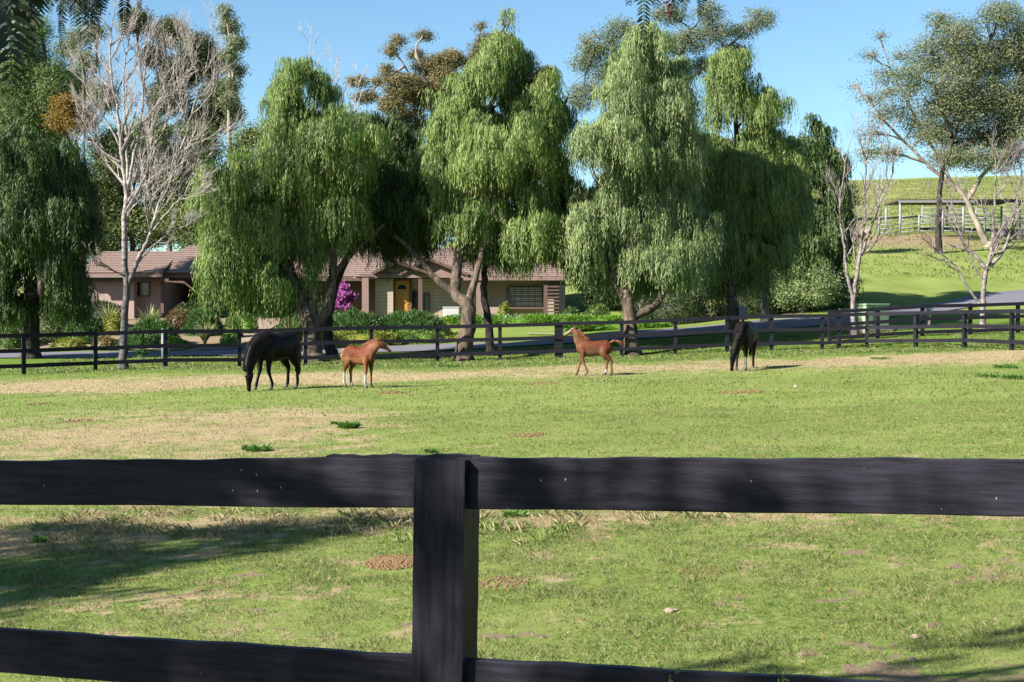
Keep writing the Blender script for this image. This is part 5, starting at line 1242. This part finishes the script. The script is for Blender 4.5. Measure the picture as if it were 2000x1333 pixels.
def fleg(fx=0, fy=0, kx=0, lift=0):
    return ([(.44, .14, 1.10), (.46, .15, .86), (.46 + kx * .6, .14, .66), (.46 + kx, .13, .48), (.46 + (kx + fx) / 2, .13 + fy / 2, .32 + lift / 2), (.455 + fx, .13 + fy, .15 + lift), (.49 + fx, .13 + fy, .06 + lift), (.50 + fx, .13 + fy, .02 + lift)],
            [.19, .14, .085, .060, .040, .047, .041, .048], [.13, .105, .07, .055, .034, .040, .037, .045])
def hleg(fx=0, fy=0, lift=0):
    return ([(-.52, .14, 1.12), (-.46, .17, .88), (-.54 + fx * .3, .16, .70), (-.68 + fx * .6, .14, .53), (-.68 + fx * .8, .13 + fy / 2, .34 + lift / 2), (-.69 + fx, .13 + fy, .15 + lift), (-.65 + fx, .13 + fy, .06 + lift), (-.64 + fx, .13 + fy, .02 + lift)],
            [.27, .22, .12, .072, .046, .050, .043, .050], [.16, .15, .10, .06, .038, .042, .038, .047])
def black_paint(white_foot=None):
    def f(co, poll, muz, fwd):
        c = np.tile(np.array([.013, .011, .012]), (len(co), 1))
        br = sstep(.25, .5, vnoise(co[:, 0] * 2, co[:, 2] * 2, 1.3, 2)) * .5
        c += br[:, None] * np.array([.012, .006, .002])
        lowleg = sstep(.6, .3, co[:, 2]) ; c = c * (1 - lowleg[:, None] * .3)
        ax = (muz - poll); t = ((co - poll) @ ax) / (ax @ ax); rad = np.linalg.norm(co - (poll + t[:, None] * ax), axis=1); star = np.exp(-((t - .22) / .05) ** 2) * ((co - poll) @ fwd > .08) * (np.abs(co[:, 1] - poll[1]) < .035)
        if white_foot is None: c = c + star[:, None] * .2
        if white_foot is not None:
            x0, y0 = white_foot; wf = sstep(.42, .36, co[:, 2]) * (np.abs(co[:, 0] - x0) < .16) * (np.abs(co[:, 1] - y0) < .1)
            c = c * (1 - wf[:, None]) + wf[:, None] * .45
        return c
    return f
GH = 'black mares grazing in the paddock'
random.seed(5)
NK = [(.36, 0, 1.16, .32, .19), (.62, 0, 1.13, .28, .17), (.86, 0, .96, .23, .14), (1.02, .03, .74, .19, .115), (1.10, .05, .58, .16, .10), (1.13, .06, .48, .12, .09)]
mare1 = dict(trunk=ADULT, neck=NK, head=((1.13, .06, .53), (1.16, .10, -.01), (1, 0, 0)), earf=-.1,
    legs=dict(fl=fleg(-.10, .03), fr=fleg(.14, .02, .03), hl=hleg(.02), hr=hleg(.10)), paint=black_paint(), crest=(.6, 0, 1), mane=.17, mane_side=-1,
    tail=[(-.78, 0, 1.30), (-.87, 0, 1.1), (-.86, 0, .8), (-.84, .0, .45), (-.86, 0, .32)], cat='horse')
p0 = GP(540, 36.2); yaw = R(239)
horse('horse', p0, yaw, 1.0, mare1, 'larger black mare grazing with head down at left, in front of the fence', 'coat_black', 'hair_black', GH)
mare2 = dict(trunk=[(x, z, h * 1.02, w_ * 1.08) for x, z, h, w_ in ADULT], neck=[(x, y * -2, z, a, b_) for x, y, z, a, b_ in NK], head=((1.13, -.12, .53), (1.14, -.16, -.01), (1, -.2, 0)), earf=-.1,
    legs=dict(fl=fleg(-.06, -.02), fr=fleg(.10, .0, .02), hl=hleg(.05), hr=hleg(-.04)), paint=black_paint((.40, .12)), crest=(.6, 0, 1), mane=.30, mane_side=1,
    tail=[(-.78, 0, 1.30), (-.88, 0, 1.05), (-.86, 0, .75), (-.84, .0, .40)], cat='horse')
p0 = GP(1455, 40.8)
horse('horse', p0, R(249), .94, mare2, 'smaller black mare with one white leg grazing at right before the fence', 'coat_black', 'hair_black', GH)
def foal_paint(body, pale, white, socks, nose_from=.72, blaze=True, neckpale=.6):
    body, pale, white = map(np.array, (body, pale, white))
    def f(co, poll, muz, fwd):
        c = np.tile(body, (len(co), 1)); n = vnoise(co[:, 0] + co[:, 1], co[:, 2], 3.5, 6)
        f1 = np.clip(sstep(.52, .30, co[:, 2]) * .8 + sstep(.25, .55, co[:, 0]) * neckpale * sstep(.55, .75, co[:, 2]) + sstep(.72, .66, co[:, 2]) * (np.abs(co[:, 0]) < .3) * .5 + (n - .45) * .6 + sstep(.84, .66, co[:, 2]) * .25, 0, 1)
        c = c * (1 - f1[:, None]) + pale * f1[:, None]
        for x0, y0, h in socks:
            m = sstep(h + .03, h - .02, co[:, 2]) * (np.abs(co[:, 0] - x0) < .12) * (np.abs(co[:, 1] - y0) < .075); c = c * (1 - m[:, None]) + white * m[:, None]
        ax = muz - poll; t = ((co - poll) @ ax) / (ax @ ax); r = np.linalg.norm(co - (poll + t[:, None] * ax), axis=1); head = (t > -.05) & (t < 1.2) & (r < .13)
        dark = sstep(.15, .5, t) * head * .35; c = c * (1 - dark[:, None]) + pale * .5 * dark[:, None]
        sidev = np.cross(ax / np.linalg.norm(ax), fwd); lat = np.abs((co - poll) @ sidev)
        bl = head * ((co - poll) @ fwd > .02) * (lat < .03) * (t > .15) * (1.0 if blaze else .5); c = c * (1 - bl[:, None]) + white * bl[:, None]
        mz = head * (t > .93); c = np.where(mz[:, None], c * .35 + .06, c)
        return c
    return f
FT = [(-.48, .79, .06, .05), (-.45, .78, .14, .10), (-.36, .76, .20, .135), (-.22, .745, .205, .145), (-.05, .725, .20, .15), (.10, .715, .21, .15), (.22, .74, .22, .135), (.31, .755, .21, .12), (.39, .73, .17, .10), (.46, .71, .10, .07)]
def ffleg(fx=0, fy=0, kx=0, lift=0):
    return ([(.28, .07, .76), (.29, .085, .62), (.29 + kx * .5, .08, .50), (.29 + kx, .08, .40), (.29 + (kx + fx) / 2, .08 + fy / 2, .26 + lift / 2), (.29 + fx, .08 + fy, .11 + lift), (.315 + fx, .08 + fy, .04 + lift), (.32 + fx, .08 + fy, .015 + lift)],
            [.12, .085, .055, .046, .028, .034, .029, .034], [.08, .065, .046, .040, .025, .029, .026, .031])
def fhleg(fx=0, fy=0, lift=0, st=0):
    return ([(-.30, .07, .76), (-.27 + st, .095, .63), (-.33 + fx * .4, .09, .52), (-.42 + fx * .7, .08, .41), (-.42 + fx * .85, .08 + fy / 2, .26 + lift / 2), (-.425 + fx, .08 + fy, .11 + lift), (-.40 + fx, .08 + fy, .04 + lift), (-.395 + fx, .08 + fy, .015 + lift)],
            [.16, .13, .075, .052, .032, .036, .030, .034], [.09, .085, .06, .042, .027, .030, .026, .031])
GF = 'chestnut foals in the paddock'
foal1 = dict(foal=True, trunk=FT, neck=[(.28, 0, .82, .19, .10), (.40, .02, .90, .15, .085), (.49, .05, .97, .115, .07), (.55, .09, 1.01, .09, .06)], head=((.55, .10, 1.04), (.70, .31, .83), (.4, .3, 1)), earf=.25, hfat=1.1,
    legs=dict(fl=ffleg(.0, .0), fr=ffleg(-.03, .0), hl=fhleg(.06, .0), hr=fhleg(.0, 0)), crest=(-.4, 0, 1), mane=.07,
    paint=foal_paint((.21, .048, .016), (.42, .20, .09), (.72, .70, .68), [(.3, -.08, .30), (.28, .08, .12), (-.42, -.08, .34), (-.36, .08, .14)], neckpale=.45),
    tail=[(-.45, 0, .87), (-.52, 0, .84), (-.52, 0, .70), (-.50, 0, .60)], tailw=.022, tailm='hair_pale')
p0 = GP(702, 36.3)
horse('foal', p0, R(-40), 1.12, foal1, 'chestnut foal with white socks standing beside the larger mare, facing right', 'coat_chestnut', 'hair_red', GF)
foal2 = dict(foal=True, trunk=FT, neck=[(.28, 0, .82, .19, .10), (.40, 0, .95, .145, .085), (.46, 0, 1.10, .11, .068), (.49, 0, 1.20, .09, .06)], head=((.50, 0, 1.25), (.77, -.03, 1.08), (.3, 0, 1)), earf=.2, hfat=1.1,
    legs=dict(fl=ffleg(-.12, .0, .0), fr=ffleg(.15, .0, .06), hl=fhleg(-.06, .0), hr=fhleg(.10, 0, .02)), crest=(-.6, 0, 1), mane=.07,
    paint=foal_paint((.20, .052, .02), (.31, .165, .09), (.70, .68, .66), [(-.33, -.08, .16), (.17, .08, .06)], neckpale=.75),
    tail=[(-.44, 0, .88), (-.54, 0, .93), (-.66, 0, .90), (-.76, 0, .82)], tailw=.026, tailm='hair_red')
p0 = GP(1160, 40.2)
horse('foal', p0, R(172), 1.06, foal2, 'brown foal walking left with its tail lifted, near the fence in the centre', 'coat_chestnut', 'hair_red', GF)
print('FACES', sum(len(o.data.polygons) for o in bpy.data.objects if o.type == 'MESH'))
